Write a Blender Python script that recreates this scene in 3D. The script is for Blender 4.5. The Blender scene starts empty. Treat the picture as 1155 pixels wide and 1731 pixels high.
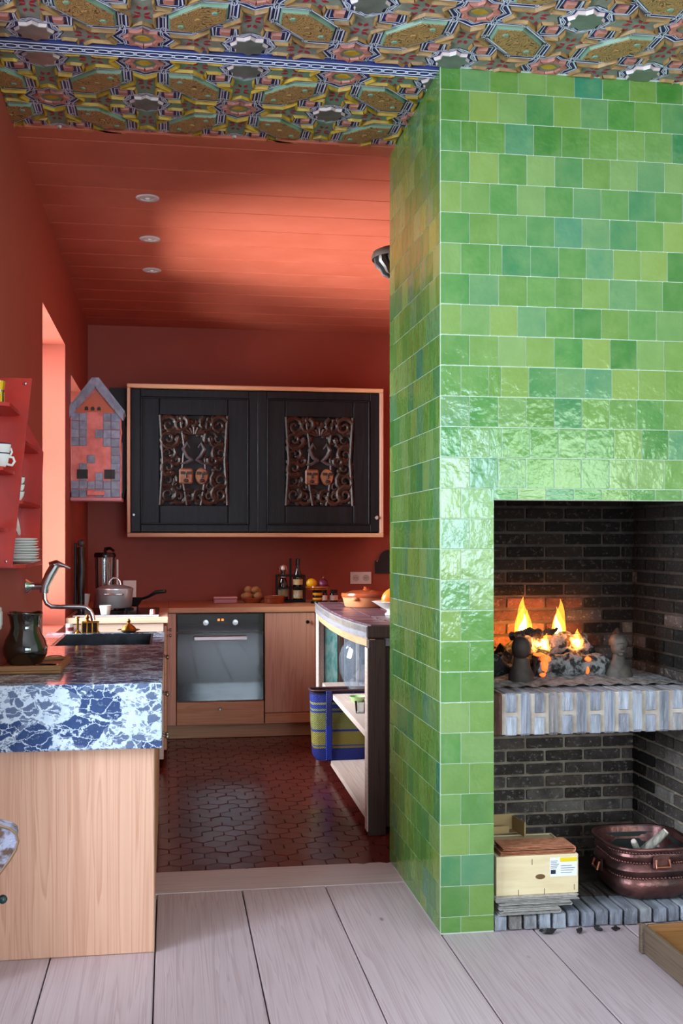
import bpy, math, random
from mathutils import Matrix, Vector
R = random.Random(7)
PI = math.pi
scn = bpy.context.scene
COL = scn.collection

# ---------------------------------------------------------------- camera, light, exposure
cam = bpy.data.objects.new('camera', bpy.data.cameras.new('camera'))
COL.objects.link(cam)
cam.location = (0, 0, 1.35)
cam.rotation_euler = (PI/2, 0, -math.atan(292/1850))
cam.data.sensor_fit = 'VERTICAL'
cam.data.sensor_height = 36
cam.data.lens = 36*1850/1731
cam.data.shift_y = 49.5/1731
cam.data.clip_start = .05
scn.camera = cam

world = bpy.data.worlds.new('sky')
scn.world = world
world.use_nodes = True
world.node_tree.nodes['Background'].inputs[0].default_value = (.62, .76, 1, 1)
world.node_tree.nodes['Background'].inputs[1].default_value = .6

def area(name, loc, target, sx, sy, power, col):
    l = bpy.data.lights.new(name, 'AREA')
    l.shape = 'RECTANGLE'; l.size = sx; l.size_y = sy; l.energy = power; l.color = col
    o = bpy.data.objects.new(name, l); COL.objects.link(o)
    o.location = loc
    o.rotation_euler = (Vector(target)-Vector(loc)).to_track_quat('-Z', 'Y').to_euler()
    return o
SKY = (.74, .86, 1.0)
area('daylight_garden_window', (1.7, -3.12, 1.65), (1.7, 0, 1.65), 2.6, 1.5, 285, SKY)
area('daylight_terrace_window', (3.95, -3.12, 1.65), (3.95, 0, 1.65), 1.2, 1.5, 85, (.8, 1, .72))
area('daylight_living_window', (-2.12, 1.7, 1.5), (0, 1.7, 1.4), 1.7, 1.9, 370, SKY)
area('daylight_sink_window', (-1.02, 6.0, 1.7), (0, 6.0, 1.72), 1.2, 1.55, 370, (.97, .97, 1))
area('daylight_terrace_bounce', (-2.3, 5.7, .55), (-.6, 5.95, 2.0), 1.6, 1.2, 430, (1, .95, .88))
area('daylight_small_window', (-1.02, 7.36, 2.0), (0, 7.36, 2.0), .75, .7, 50, (.95, .97, 1))

vs = scn.view_settings
vs.view_transform = 'Standard'; vs.look = 'None'; vs.gamma = 1; vs.exposure = 0.0
vs.use_curve_mapping = False
scn.display_settings.display_device = 'sRGB'
scn.cycles.use_denoising = True
scn.cycles.max_bounces = 10
scn.cycles.diffuse_bounces = 5
scn.cycles.sample_clamp_indirect = 6
scn.cycles.caustics_reflective = False
scn.cycles.caustics_refractive = False

# ---------------------------------------------------------------- materials
def lin(c):
    if isinstance(c, str):
        c = c.lstrip('#'); c = [int(c[i:i+2], 16)/255 for i in (0, 2, 4)]
        return tuple(x/12.92 if x <= .04045 else ((x+.055)/1.055)**2.4 for x in c)+(1,)
    return tuple(c)[:3]+(1,)

class NT:
    def __init__(s, name):
        s.m = bpy.data.materials.new(name); s.m.use_nodes = True
        s.t = s.m.node_tree; s.n = s.t.nodes; s.b = s.n['Principled BSDF']; s.out = s.n['Material Output']
    def node(s, typ, **kw):
        n = s.n.new(typ)
        for k, v in kw.items():
            if k.startswith('i_'):
                k = k[2:]
                k = int(k) if k.isdigit() else k.replace('_', ' ')
                n.inputs[k].default_value = v
            else: setattr(n, k, v)
        return n
    def link(s, a, b): s.t.links.new(a, b)
    def math(s, op, a, b=None, clamp=False):
        n = s.node('ShaderNodeMath', operation=op, use_clamp=clamp)
        for i, x in enumerate((a, b)):
            if x is None: continue
            if isinstance(x, (int, float)): n.inputs[i].default_value = x
            else: s.link(x, n.inputs[i])
        return n.outputs[0]
    def ramp(s, fac, stops, const=False):
        n = s.node('ShaderNodeValToRGB'); r = n.color_ramp
        if const: r.interpolation = 'CONSTANT'
        while len(r.elements) < len(stops): r.elements.new(.5)
        for e, (p, c) in zip(r.elements, stops): e.position = p; e.color = lin(c)
        s.link(fac, n.inputs[0]); return n.outputs[0]
    def mix(s, fac, a, b, mode='MIX'):
        n = s.node('ShaderNodeMix', data_type='RGBA', blend_type=mode)
        for i, x in ((0, fac), (6, a), (7, b)):
            if isinstance(x, (int, float)): n.inputs[i].default_value = x
            elif isinstance(x, (str, tuple, list)): n.inputs[i].default_value = lin(x)
            else: s.link(x, n.inputs[i])
        return n.outputs[2]
    def coords(s, scale=(1, 1, 1), rnd=True, kind='Object'):
        tc = s.node('ShaderNodeTexCoord'); mp = s.node('ShaderNodeMapping')
        mp.inputs['Scale'].default_value = scale
        s.link(tc.outputs[kind], mp.inputs['Vector'])
        if rnd:
            oi = s.node('ShaderNodeObjectInfo')
            m = s.math('MULTIPLY', oi.outputs['Random'], 37.0)
            s.link(m, mp.inputs['Location'])
        return mp.outputs[0]
    def rand(s): return s.node('ShaderNodeObjectInfo').outputs['Random']
    def noise(s, vec, scale, detail=4, rough=.55, dist=0):
        n = s.node('ShaderNodeTexNoise'); n.inputs['Scale'].default_value = scale
        n.inputs['Detail'].default_value = detail; n.inputs['Roughness'].default_value = rough
        n.inputs['Distortion'].default_value = dist
        s.link(vec, n.inputs['Vector']); return n.outputs[0]
    def bump(s, h, strength=.3, dist=.01, prev=None):
        n = s.node('ShaderNodeBump'); n.inputs['Strength'].default_value = strength; n.inputs['Distance'].default_value = dist
        s.link(h, n.inputs['Height'])
        if prev is not None: s.link(prev, n.inputs['Normal'])
        return n.outputs[0]
    def fin(s, col=None, rough=None, metal=None, normal=None, spec=None, coat=None):
        b = s.b
        for k, x in (('Base Color', col), ('Roughness', rough), ('Metallic', metal), ('Normal', normal), ('Specular IOR Level', spec), ('Coat Weight', coat)):
            if x is None: continue
            if isinstance(x, (str, tuple, list)): b.inputs[k].default_value = lin(x)
            elif isinstance(x, (int, float)): b.inputs[k].default_value = x
            else: s.link(x, b.inputs[k])
        return s.m

def M(name, col, rough=.5, metal=0, var=0, col2=None, nscale=8, bump=0, bscale=40, bdist=.004, stretch=(1, 1, 1), contrast=(.35, .65), ramp=None, spec=.5, coat=None, rnd=True):
    """general painted / mineral / metal surface: two tones mixed by noise, piece-to-piece variation, fine relief"""
    t = NT(name)
    v = t.coords(stretch, rnd)
    c = col
    if ramp: c = t.ramp(t.rand(), ramp)
    if col2:
        f = t.ramp(t.noise(v, nscale), [(contrast[0], (0, 0, 0)), (contrast[1], (1, 1, 1))])
        c = t.mix(f, c, col2)
    if var:
        k = t.math('MULTIPLY_ADD', t.rand(), 2*var); t.n[-1].inputs[2].default_value = 1-var
        cc = t.node('ShaderNodeCombineColor')
        for i in range(3): t.link(k, cc.inputs[i])
        c = t.mix(1.0, c, cc.outputs[0], 'MULTIPLY')
    nrm = t.bump(t.noise(v, bscale, 3), bump, bdist) if bump else None
    return t.fin(c, rough, metal, nrm, spec, coat)

def wood(name, light, dark, axis='x', rough=.55, scale=1.0, knots=True, var=.12, bump=.25, coat=None):
    """planed softwood: stretched growth rings along the board, knots, fibre relief"""
    t = NT(name)
    st = {'x': (.55, 26, 26), 'y': (26, .55, 26), 'z': (26, 26, .55)}[axis]
    st = tuple(a*scale for a in st)
    v = t.coords(st)
    big = t.noise(v, 1.1, 3, .5, .6)
    ring = t.math('FRACT', t.math('MULTIPLY', big, 9.0))
    ring = t.ramp(ring, [(0, (0, 0, 0)), (.55, (.25, .25, .25)), (.9, (1, 1, 1)), (1, (0, 0, 0))])
    fine = t.noise(v, 7, 3, .6)
    f = t.math('ADD', t.math('MULTIPLY', ring, .5), t.math('MULTIPLY', fine, .5), True)
    c = t.mix(f, light, dark)
    if knots:
        kv = t.coords({'x': (1.6, 4, 4), 'y': (4, 1.6, 4), 'z': (4, 4, 1.6)}[axis])
        vo = t.node('ShaderNodeTexVoronoi'); vo.inputs['Scale'].default_value = 1.5*scale
        t.link(kv, vo.inputs['Vector'])
        kf = t.ramp(vo.outputs['Distance'], [(.015, (1, 1, 1)), (.045, (0, 0, 0))])
        dk = [x*.3 for x in lin(dark)[:3]]
        c = t.mix(t.math('MULTIPLY', kf, .75), c, tuple(dk))
    if var:
        k = t.node('ShaderNodeMapRange'); k.inputs[3].default_value = 1-var; k.inputs[4].default_value = 1+var*.6
        t.link(t.rand(), k.inputs[0])
        cc = t.node('ShaderNodeCombineColor')
        for i in range(3): t.link(k.outputs[0], cc.inputs[i])
        c = t.mix(1.0, c, cc.outputs[0], 'MULTIPLY')
    return t.fin(c, rough, 0, t.bump(fine, bump, .002), .4, coat)

def emit(name, col, strength):
    t = NT(name); t.b.inputs['Base Color'].default_value = lin(col)
    t.b.inputs['Emission Color'].default_value = lin(col); t.b.inputs['Emission Strength'].default_value = strength
    return t.m

def glassy(name, tint=(.93, .97, .98), gloss=.12, rough=.02):
    t = NT(name); tr = t.node('ShaderNodeBsdfTransparent'); tr.inputs[0].default_value = lin(tint)
    gl = t.node('ShaderNodeBsdfGlossy'); gl.inputs['Roughness'].default_value = rough
    fr = t.node('ShaderNodeFresnel'); fr.inputs[0].default_value = 1.45
    f = t.math('ADD', t.math('MULTIPLY', fr.outputs[0], .9), gloss*.5, True)
    mx = t.node('ShaderNodeMixShader'); t.link(f, mx.inputs[0]); t.link(tr.outputs[0], mx.inputs[1]); t.link(gl.outputs[0], mx.inputs[2])
    t.link(mx.outputs[0], t.out.inputs[0]); return t.m

def milky(name):
    t = NT(name); tr = t.node('ShaderNodeBsdfTransparent'); tr.inputs[0].default_value = (.9, .95, 1, 1)
    gl = t.node('ShaderNodeBsdfGlossy'); gl.inputs['Roughness'].default_value = .03
    df = t.node('ShaderNodeBsdfDiffuse'); df.inputs[0].default_value = (.75, .85, .95, 1)
    a = t.node('ShaderNodeMixShader'); a.inputs[0].default_value = .05; t.link(tr.outputs[0], a.inputs[1]); t.link(df.outputs[0], a.inputs[2])
    b = t.node('ShaderNodeMixShader'); b.inputs[0].default_value = .1; t.link(a.outputs[0], b.inputs[1]); t.link(gl.outputs[0], b.inputs[2])
    t.link(b.outputs[0], t.out.inputs[0]); return t.m

def zellige():
    t = NT('green_zellige_glaze')
    v = t.coords((1, 1, 1))
    base = t.ramp(t.rand(), [(0, '#2f7330'), (.12, '#5f8739'), (.24, '#3a7f3b'), (.36, '#7a9648'), (.48, '#447f3c'), (.6, '#76975a'), (.72, '#5a8a3e'), (.84, '#33784a'), (.94, '#5c8a5a'), (1, '#2f7b64')])
    n1 = t.noise(v, 1.6, 3)
    c = t.mix(t.ramp(n1, [(.35, (0, 0, 0)), (.75, (1, 1, 1))]), base, t.mix(.3, base, '#86a868'))
    c = t.mix(1.0, c, (1, .92, .82), 'MULTIPLY')
    h = t.noise(v, 1.7, 2, .5, .3); h2 = t.noise(v, 7, 2)
    b = t.bump(h, .085, .03); b = t.bump(h2, .06, .010, b)
    return t.fin(c, .13, 0, b, .55)

def marble():
    t = NT('blue_breccia_marble')
    v0 = t.coords((1, 1, 1), False)
    w = t.node('ShaderNodeTexNoise'); w.inputs['Scale'].default_value = 13; w.inputs['Detail'].default_value = 6; w.inputs['Roughness'].default_value = .65
    t.link(v0, w.inputs['Vector'])
    sub = t.node('ShaderNodeVectorMath', operation='MULTIPLY_ADD'); sub.inputs[1].default_value = (.06, .06, .06)
    t.link(w.outputs['Color'], sub.inputs[0]); t.link(v0, sub.inputs[2])
    def clasts(scale, share, edge, stretch):
        """angular fragments: a share of the cells, each shrunk away from its neighbours"""
        mp = t.node('ShaderNodeMapping'); mp.inputs['Scale'].default_value = stretch; mp.inputs['Rotation'].default_value = (.3, .75, .4)
        t.link(sub.outputs[0], mp.inputs[0])
        d = t.node('ShaderNodeTexVoronoi', feature='DISTANCE_TO_EDGE'); c = t.node('ShaderNodeTexVoronoi', feature='F1')
        for n in (d, c): n.inputs['Scale'].default_value = scale; t.link(mp.outputs[0], n.inputs['Vector'])
        sp = t.node('ShaderNodeSeparateColor'); t.link(c.outputs['Color'], sp.inputs[0])
        pick = t.math('LESS_THAN', sp.outputs[0], share)
        f = t.ramp(d.outputs['Distance'], [(edge, (0, 0, 0)), (edge*1.5, (1, 1, 1))])
        return t.math('MULTIPLY', f, pick)
    a = clasts(8.5, .55, .05, (1, 1.3, 1.35)); b = clasts(21, .5, .06, (1, 1.5, 1.3)); c3 = clasts(58, .45, .08, (1, 1.4, 1.8))
    keep = t.ramp(t.noise(v0, 30, 5, .7), [(.36, (0, 0, 0)), (.42, (1, 1, 1))])
    mp = t.node('ShaderNodeMapping'); mp.inputs['Scale'].default_value = (.7, 1.5, 1.6); mp.inputs['Rotation'].default_value = (.1, .9, .2); t.link(sub.outputs[0], mp.inputs[0])
    vv = t.node('ShaderNodeTexVoronoi', feature='DISTANCE_TO_EDGE'); vv.inputs['Scale'].default_value = 19; t.link(mp.outputs[0], vv.inputs['Vector'])
    hair = t.ramp(vv.outputs['Distance'], [(.012, (0, 0, 0)), (.035, (1, 1, 1))])
    f = t.math('MAXIMUM', t.math('MULTIPLY', a, keep), t.math('MAXIMUM', t.math('MULTIPLY', b, .85), t.math('MULTIPLY', c3, .6)))
    f = t.math('MULTIPLY', f, hair)
    dark = t.mix(t.noise(v0, 30, 3), '#26365a', '#40557f')
    white = t.mix(t.noise(v0, 40, 3), '#dde2e6', '#9db1c8')
    return t.fin(t.mix(f, white, dark), .12, 0, None, .5)

def brick_mat(name, stops, lime=.35, rough=.9):
    t = NT(name); v = t.coords((1, .25, .3))
    base = t.ramp(t.rand(), stops)
    n = t.noise(v, 9, 5, .7); n2 = t.noise(v, 2.5, 3)
    c = t.mix(t.ramp(n2, [(.35, (0, 0, 0)), (.7, (1, 1, 1))]), base, t.mix(.55, base, '#17130f'))
    f = t.ramp(n, [(.56, (0, 0, 0)), (.72, (lime, lime, lime))])
    c = t.mix(f, c, '#b9b2a8')
    return t.fin(c, rough, 0, t.bump(n, .6, .05), .25)

def leafstripe(name, stops, scale, axis=2, rough=.7):
    """woven stripes along one object axis"""
    t = NT(name); tc = t.node('ShaderNodeTexCoord'); sp = t.node('ShaderNodeSeparateXYZ'); t.link(tc.outputs['Object'], sp.inputs[0])
    c = t.ramp(t.math('MULTIPLY', sp.outputs[axis], scale), stops, True)
    x = t.math('SINE', t.math('MULTIPLY', sp.outputs[0], 520.)); z = t.math('SINE', t.math('MULTIPLY', sp.outputs[2], 520.))
    w = t.math('MULTIPLY', x, z)
    c = t.mix(t.math('MULTIPLY', t.math('GREATER_THAN', w, .1), .45), c, '#1a1c3a')
    return t.fin(c, rough, 0, t.bump(w, .5, .003), .35)

def flame_mat(name, col, strength):
    """glowing gas: light given off through the depth of the tongue"""
    t = NT(name); t.n.remove(t.b)
    em = t.node('ShaderNodeEmission'); em.inputs[0].default_value = lin(col); em.inputs[1].default_value = strength
    t.link(em.outputs[0], t.out.inputs['Volume']); return t.m

RED = '#9d4734'
MAT = dict(
    red=M('terracotta_red_limewash', RED, .62, col2='#984330', nscale=3, bump=.08, bscale=60, rnd=False),
    redboard=M('terracotta_red_painted_board', '#bd6049', .5, col2='#b3573f', nscale=5, bump=.06, var=.03),
    white=M('white_plaster', '#e8e6e2', .8, bump=.05),
    plank=wood('pale_scrubbed_floorboard', '#cfbcc0', '#aa9296', 'y', .42, .8),
    underfloor=M('dark_floor_gap', '#2a1c16', .9),
    hexa=M('oxblood_hexagon_tile', '#4f1c19', .24, var=.2, col2='#5f2520', nscale=9, bump=.08, bscale=30, bdist=.006),
    joint=M('dark_red_joint', '#2a1210', .8),
    zell=zellige(), grout=M('white_grout', '#bcc4b6', .85, bump=.1),
    marble=marble(),
    pine=wood('oiled_pine_panel', '#deaf95', '#bd8669', 'z', .45, .7),
    pinex=wood('oiled_pine_board', '#dba981', '#bd8359', 'x', .45, .7),
    piney=wood('oiled_pine_edge', '#cf9c78', '#ad7850', 'y', .45, .7),
    palewood=wood('bleached_shelf_wood', '#e2cfc6', '#bfa293', 'y', .5, .8),
    oldwood=wood('weathered_brown_post', '#4d3a31', '#291d18', 'z', .7, 1.2, True, .1, .6),
    greywood=wood('grey_weathered_board', '#86838a', '#56525a', 'y', .75, 1.2, False, .2, .5),
    brick=brick_mat('smoked_grey_brick', [(0, '#473d38'), (.25, '#6b5d56'), (.5, '#574b46'), (.75, '#7d7068'), (.9, '#63514a'), (1, '#9a8e85')], .75),
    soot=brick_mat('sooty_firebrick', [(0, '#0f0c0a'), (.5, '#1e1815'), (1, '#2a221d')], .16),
    firebrick=brick_mat('reddish_firebrick', [(0, '#4a3029'), (.5, '#6b4639'), (1, '#85604f')], .3),
    hearthbrick=brick_mat('ash_whitened_hearth_brick', [(0, '#8b8a94'), (.4, '#a9abb8'), (.75, '#c3c6d0'), (1, '#968c88')], 1),
    mortar=M('sandy_mortar', '#9c8a78', .95, bump=.4, bscale=60, col2='#7b6a5c', nscale=20, rnd=False),
    sootmortar=M('smoked_mortar', '#2e2620', .95, bump=.4, bscale=60, col2='#463a31', nscale=20, rnd=False),
    lime=M('lime_mortar', '#b5a89c', .95, bump=.5, bscale=50, col2='#968678', nscale=15, rnd=False),
    chrome=M('polished_steel', '#d8dade', .12, 1), steel=M('brushed_steel', '#cfd1d6', .3, .75, bump=.1, bscale=120, stretch=(1, 1, .05)),
    knob=M('pewter_metal', '#8d8478', .3, 1), iron=M('black_iron', '#16161a', .5, .6), brass=M('aged_brass', '#b08438', .3, 1, col2='#7a5a24', nscale=40),
    gold=M('gilt_glass', '#d8a928', .15, .8), black=M('black_enamel', '#0c0c0f', .2), blackmat=M('matt_black', '#141417', .6),
    ovenglass=M('dark_oven_glass', '#0d0f14', .05, 0, spec=.9, coat=.25), china=M('white_glazed_china', '#eceae4', .15),
    navyline=M('dark_blue_rim', '#1d2238', .3), terracotta=M('glazed_terracotta', '#a5502c', .2, col2='#8a3c20', nscale=9, coat=.6),
    tcraw=M('raw_terracotta', '#c97f55', .7), darkjug=M('brown_black_glaze', '#17110c', .08, col2='#2a2012', nscale=12, bump=.08, bscale=12, coat=.8),
    lacquer=M('black_stained_oak', '#0f0f12', .38, col2='#191a1f', nscale=6, stretch=(6, 6, .6), bump=.3, bscale=30, spec=.22),
    carve=M('carved_dark_walnut', '#33211a', .45, col2='#1d120e', nscale=25, bump=.3, bscale=40),
    carvel=M('carved_reddish_walnut', '#44291d', .45, col2='#2a1912', nscale=25, bump=.3, bscale=40),
    mask=M('carved_light_wood', '#9b6748', .5, col2='#7e4f36', nscale=20), carvegrey=M('grey_worn_carving', '#5b5558', .4, col2='#3a3336', nscale=30),
    slate=M('grey_slate', '#75829a', .5, var=.2, col2='#97a3b8', nscale=25, bump=.3, bscale=50), rose=M('peeling_pink_paint', '#f0958f', .7, col2='#d97a72', nscale=20),
    redenamel=M('red_enamel', '#c22812', .3, col2='#a82010', nscale=6), pinkenamel=M('chipped_enamel', '#c9858c', .5),
    glass=glassy('clear_glass'), jarglass=milky('thick_clear_glass'), bottleglass=M('dark_green_bottle_glass', '#0d120b', .06, coat=.6), label=M('paper_label', '#dccf95', .7), labelw=M('white_paper_label', '#e4e2dc', .7, rnd=False),
    yellow=M('yellow_print', '#e3c418', .6), teal=M('peeling_teal_paint', '#3f8a87', .7, col2='#8fb3ae', nscale=14, stretch=(3, 3, 1)),
    lemon=M('lemon_peel', '#e8b818', .4, bump=.25, bscale=160), onion=M('red_onion_skin', '#4a1630', .3, col2='#6e2a48', nscale=10), apple=M('red_apple_skin', '#b21a22', .25, col2='#d8602c', nscale=4), mango=M('ripe_mango_skin', '#e09a28', .35, col2='#d2622a', nscale=5),
    potato=M('potato_skin', '#a8794a', .7, col2='#8b5f38', nscale=20, bump=.2), onyellow=M('yellow_slip_glaze', '#d99a18', .2), pinkbox=M('pink_tin', '#a56466', .4), plumtile=M('plum_worktop_tile', '#5a4048', .3, var=.35, col2='#6d5560', nscale=10),
    slategrey=M('black_stone', '#1b1d22', .25, col2='#30333b', nscale=14),
    crate=M('pale_plywood', '#e2cda6', .6, col2='#d8bf95', nscale=6, stretch=(1, 1, 8)), card=M('brown_cardboard', '#a98a5c', .8), news=M('newsprint', '#b9b2ad', .85, var=.12, col2='#9a9089', nscale=50, stretch=(1, 1, 1)), salmon=M('salmon_newsprint', '#c98764', .8, col2='#a9613f', nscale=40),
    copper=M('old_hammered_copper', '#845550', .36, .8, col2='#43302f', nscale=7, bump=.35, bscale=45, bdist=.006), stick=M('grey_driftwood', '#a59c90', .8, col2='#6d6358', nscale=30, stretch=(3, 3, .6), bump=.5),
    ash=M('grey_ash', '#8d8a8a', .95, col2='#5b5654', nscale=40, bump=.8, bscale=70, bdist=.01), char=M('charred_log', '#181412', .9, col2='#6d6968', nscale=36, contrast=(.55, .68), bump=1, bscale=50, bdist=.012), ashlog=M('ash_covered_log', '#7d7877', .95, col2='#221e1c', nscale=34, contrast=(.46, .58), bump=1, bscale=55, bdist=.012),
    ember=emit('glowing_ember', (1, .13, .02), 1.8), castiron=M('rusty_cast_iron', '#2f2724', .7, .4, col2='#4b3d35', nscale=18, bump=.4), bronze=M('dusty_cast_bust', '#3d342f', .6, .3, col2='#5f544c', nscale=22, bump=.3),
    traywood=wood('golden_brown_tray_wood', '#a06d3c', '#6b4424', 'x', .5, 1), drawer=wood('dark_drawer_wood', '#7b6654', '#463629', 'y', .6, 1.1),
    lampcap=M('satin_silver_ring', '#d5cfd0', .25, .2), plastic=M('white_switch_plastic', '#dedbd5', .4), fabric=M('floral_tapestry', '#9a98ac', .9, col2='#5b4336', nscale=34, contrast=(.45, .6), bump=.6, bscale=220), fabrictrim=M('tan_piping', '#7d5f48', .8), green=M('dark_green_ball', '#16302b', .3),
    # ceiling colours
    navy=M('midnight_blue_ground', '#1f2c72', .5, col2='#2a2f52', nscale=20, bump=.2), chalk=M('chalk_white_line', '#cfd3e0', .6), ochre=None, sage=M('sage_field', '#696c60', .55, col2='#7e8073', nscale=30), seafoam=M('sea_green_field', '#548474', .55, col2='#6c7a62', nscale=22),
    bar=M('tan_gilt_bar', '#a07a44', .5, var=.15, col2='#7d5b36', nscale=20), barfar=M('yellow_gilt_bar', '#b8942a', .5, var=.12, col2='#96721f', nscale=20), crimson=M('crimson_arabesque', '#8a1a28', .55), blushpale=M('pale_rose_rim', '#c9b2ac', .5), blush=M('blush_pink_facet', '#a96c5e', .55, var=.1), silver=M('silvered_star', '#7d847f', .35, .5, col2='#677069', nscale=12), limeline=M('green_border', '#6d8a72', .5),
)
def ochre_mat():
    t = NT('ochre_scroll_field'); v = t.coords((1, 1, 1))
    n = t.noise(v, 17, 1.5, .5, 1.6)
    f = t.math('SINE', t.math('MULTIPLY', n, 75.))
    c = t.mix(t.ramp(f, [(.55, (0, 0, 0)), (.8, (1, 1, 1))]), t.mix(t.noise(v, 10), '#94703f', '#a98452'), '#52381f')
    return t.fin(c, .5, 0, t.bump(f, .3, .002))
MAT['ochre'] = ochre_mat()

# ---------------------------------------------------------------- mesh building
class MB:
    def __init__(s): s.v = []; s.f = []; s.T = None
    def add(s, vs, fs):
        o = len(s.v)
        s.v += [tuple(s.T @ Vector(p)) for p in vs] if s.T is not None else [tuple(p) for p in vs]
        s.f += [tuple(i+o for i in f) for f in fs]; return s
    def box(s, a, b):
        (x0, y0, z0), (x1, y1, z1) = a, b
        return s.add([(x0, y0, z0), (x1, y0, z0), (x1, y1, z0), (x0, y1, z0), (x0, y0, z1), (x1, y0, z1), (x1, y1, z1), (x0, y1, z1)],
                     [(3, 2, 1, 0), (4, 5, 6, 7), (0, 1, 5, 4), (1, 2, 6, 5), (2, 3, 7, 6), (3, 0, 4, 7)])
    def cbox(s, a, b, c=.004):
        """box with chamfered edges"""
        c = min(c, *[abs(b[i]-a[i])*.45 for i in range(3)])
        vs = []; idx = {}
        for sx in (0, 1):
            for sy in (0, 1):
                for sz in (0, 1):
                    for ax in range(3):
                        p = []
                        for i, t in enumerate((sx, sy, sz)):
                            e = a[i] if t == 0 else b[i]
                            p.append(e if i == ax else e+(c if t == 0 else -c))
                        idx[(sx, sy, sz, ax)] = len(vs); vs.append(tuple(p))
        fs = []
        g = idx
        for ax in range(3):
            o = [i for i in range(3) if i != ax]
            for t in (0, 1):
                q = []
                for (p, r) in ((0, 0), (1, 0), (1, 1), (0, 1)):
                    k = [0]*3; k[ax] = t; k[o[0]] = p; k[o[1]] = r
                    q.append(g[(*k, ax)])
                flip = (t == 0) ^ (ax == 1)
                fs.append(tuple(q[::-1] if flip else q))
        for ax in range(3):     # edges along ax
            o = [i for i in range(3) if i != ax]
            for p in (0, 1):
                for r in (0, 1):
                    k0 = [0]*3; k0[o[0]] = p; k0[o[1]] = r; k1 = list(k0); k1[ax] = 1
                    fs.append((g[(*k0, o[0])], g[(*k1, o[0])], g[(*k1, o[1])], g[(*k0, o[1])]))
        for sx in (0, 1):
            for sy in (0, 1):
                for sz in (0, 1):
                    fs.append((g[(sx, sy, sz, 0)], g[(sx, sy, sz, 1)], g[(sx, sy, sz, 2)]))
        return s.add(vs, fs)
    def prism(s, poly, d0, d1, plane='xy', inset=0):
        """polygon extruded; inset chamfers the d1 side towards the polygon's centroid"""
        n = len(poly)
        if sum(poly[i][0]*poly[(i+1) % n][1]-poly[(i+1) % n][0]*poly[i][1] for i in range(n)) < 0: poly = poly[::-1]
        def put(p, d): return {'xy': (p[0], p[1], d), 'xz': (p[0], d, p[1]), 'yz': (d, p[0], p[1])}[plane]
        top = poly
        if inset: top = offset(poly, inset)
        vs = [put(p, d0) for p in poly]+[put(p, d1) for p in top]
        fs = [tuple(range(n))[::-1], tuple(range(n, 2*n))]+[(i, (i+1) % n, n+(i+1) % n, n+i) for i in range(n)]
        return s.add(vs, fs)
    def lathe(s, prof, n=24, c=(0, 0, 0), sx=1, sy=1):
        vs = []; fs = []
        for r, z in prof:
            for i in range(n):
                a = 2*PI*i/n; vs.append((c[0]+r*math.cos(a)*sx, c[1]+r*math.sin(a)*sy, c[2]+z))
        for j in range(len(prof)-1):
            for i in range(n):
                fs.append((j*n+i, j*n+(i+1) % n, (j+1)*n+(i+1) % n, (j+1)*n+i))
        if prof[0][0] > 1e-4: fs.append(tuple(range(n))[::-1])
        if prof[-1][0] > 1e-4: fs.append(tuple(range((len(prof)-1)*n, len(prof)*n)))
        return s.add(vs, fs)
    def tube(s, pts, r, n=8, closed=False):
        pts = [Vector(p) for p in pts]; m = len(pts)
        rs = r if isinstance(r, (list, tuple)) else [r]*m
        vs = []; fs = []; up = None
        for i, p in enumerate(pts):
            if closed: d = pts[(i+1) % m]-pts[i-1]
            else: d = pts[min(i+1, m-1)]-pts[max(i-1, 0)]
            d.normalize()
            if up is None:
                up = Vector((0, 0, 1)) if abs(d.z) < .9 else Vector((1, 0, 0))
            a = d.cross(up)
            if a.length < 1e-5: a = d.cross(Vector((0, 1, 0)))
            a.normalize(); b = a.cross(d); up = b
            for k in range(n):
                t = 2*PI*k/n; vs.append(p+(a*math.cos(t)+b*math.sin(t))*rs[i])
        for i in range(m if closed else m-1):
            for k in range(n):
                j = (i+1) % m
                fs.append((i*n+k, i*n+(k+1) % n, j*n+(k+1) % n, j*n+k))
        if not closed: fs += [tuple(range(n))[::-1], tuple(range((m-1)*n, m*n))]
        return s.add(vs, fs)
    def ball(s, c, r, nu=16, nv=10, lump=0, seed=0):
        rr = r if isinstance(r, (tuple, list)) else (r, r, r)
        g = random.Random(seed); ph = [g.uniform(0, 6) for _ in range(6)]
        def k(a, b): return 1+lump*(math.sin(2*a+ph[0])*math.sin(3*b+ph[1])+.6*math.sin(3*a+ph[2]+2*b)+.4*math.sin(5*a+ph[3])*math.sin(4*b+ph[4]))
        vs = [(c[0], c[1], c[2]-rr[2]*k(0, 0))]
        for j in range(1, nv):
            b = -PI/2+PI*j/nv
            for i in range(nu):
                a = 2*PI*i/nu; q = k(a, b+PI/2)
                vs.append((c[0]+rr[0]*q*math.cos(a)*math.cos(b), c[1]+rr[1]*q*math.sin(a)*math.cos(b), c[2]+rr[2]*q*math.sin(b)))
        vs.append((c[0], c[1], c[2]+rr[2]*k(0, 0)))
        fs = [(0, 1+(i+1) % nu, 1+i) for i in range(nu)]
        for j in range(nv-2):
            for i in range(nu):
                o = 1+j*nu; fs.append((o+i, o+(i+1) % nu, o+nu+(i+1) % nu, o+nu+i))
        L = len(vs)-1; o = 1+(nv-2)*nu
        fs += [(o+i, o+(i+1) % nu, L) for i in range(nu)]
        return s.add(vs, fs)
    def grid(s, x0, x1, y0, y1, nx, ny, fn):
        vs = [(x0+(x1-x0)*i/nx, y0+(y1-y0)*j/ny, fn(x0+(x1-x0)*i/nx, y0+(y1-y0)*j/ny)) for j in range(ny+1) for i in range(nx+1)]
        fs = [(j*(nx+1)+i, j*(nx+1)+i+1, (j+1)*(nx+1)+i+1, (j+1)*(nx+1)+i) for j in range(ny) for i in range(nx)]
        return s.add(vs, fs)
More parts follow.
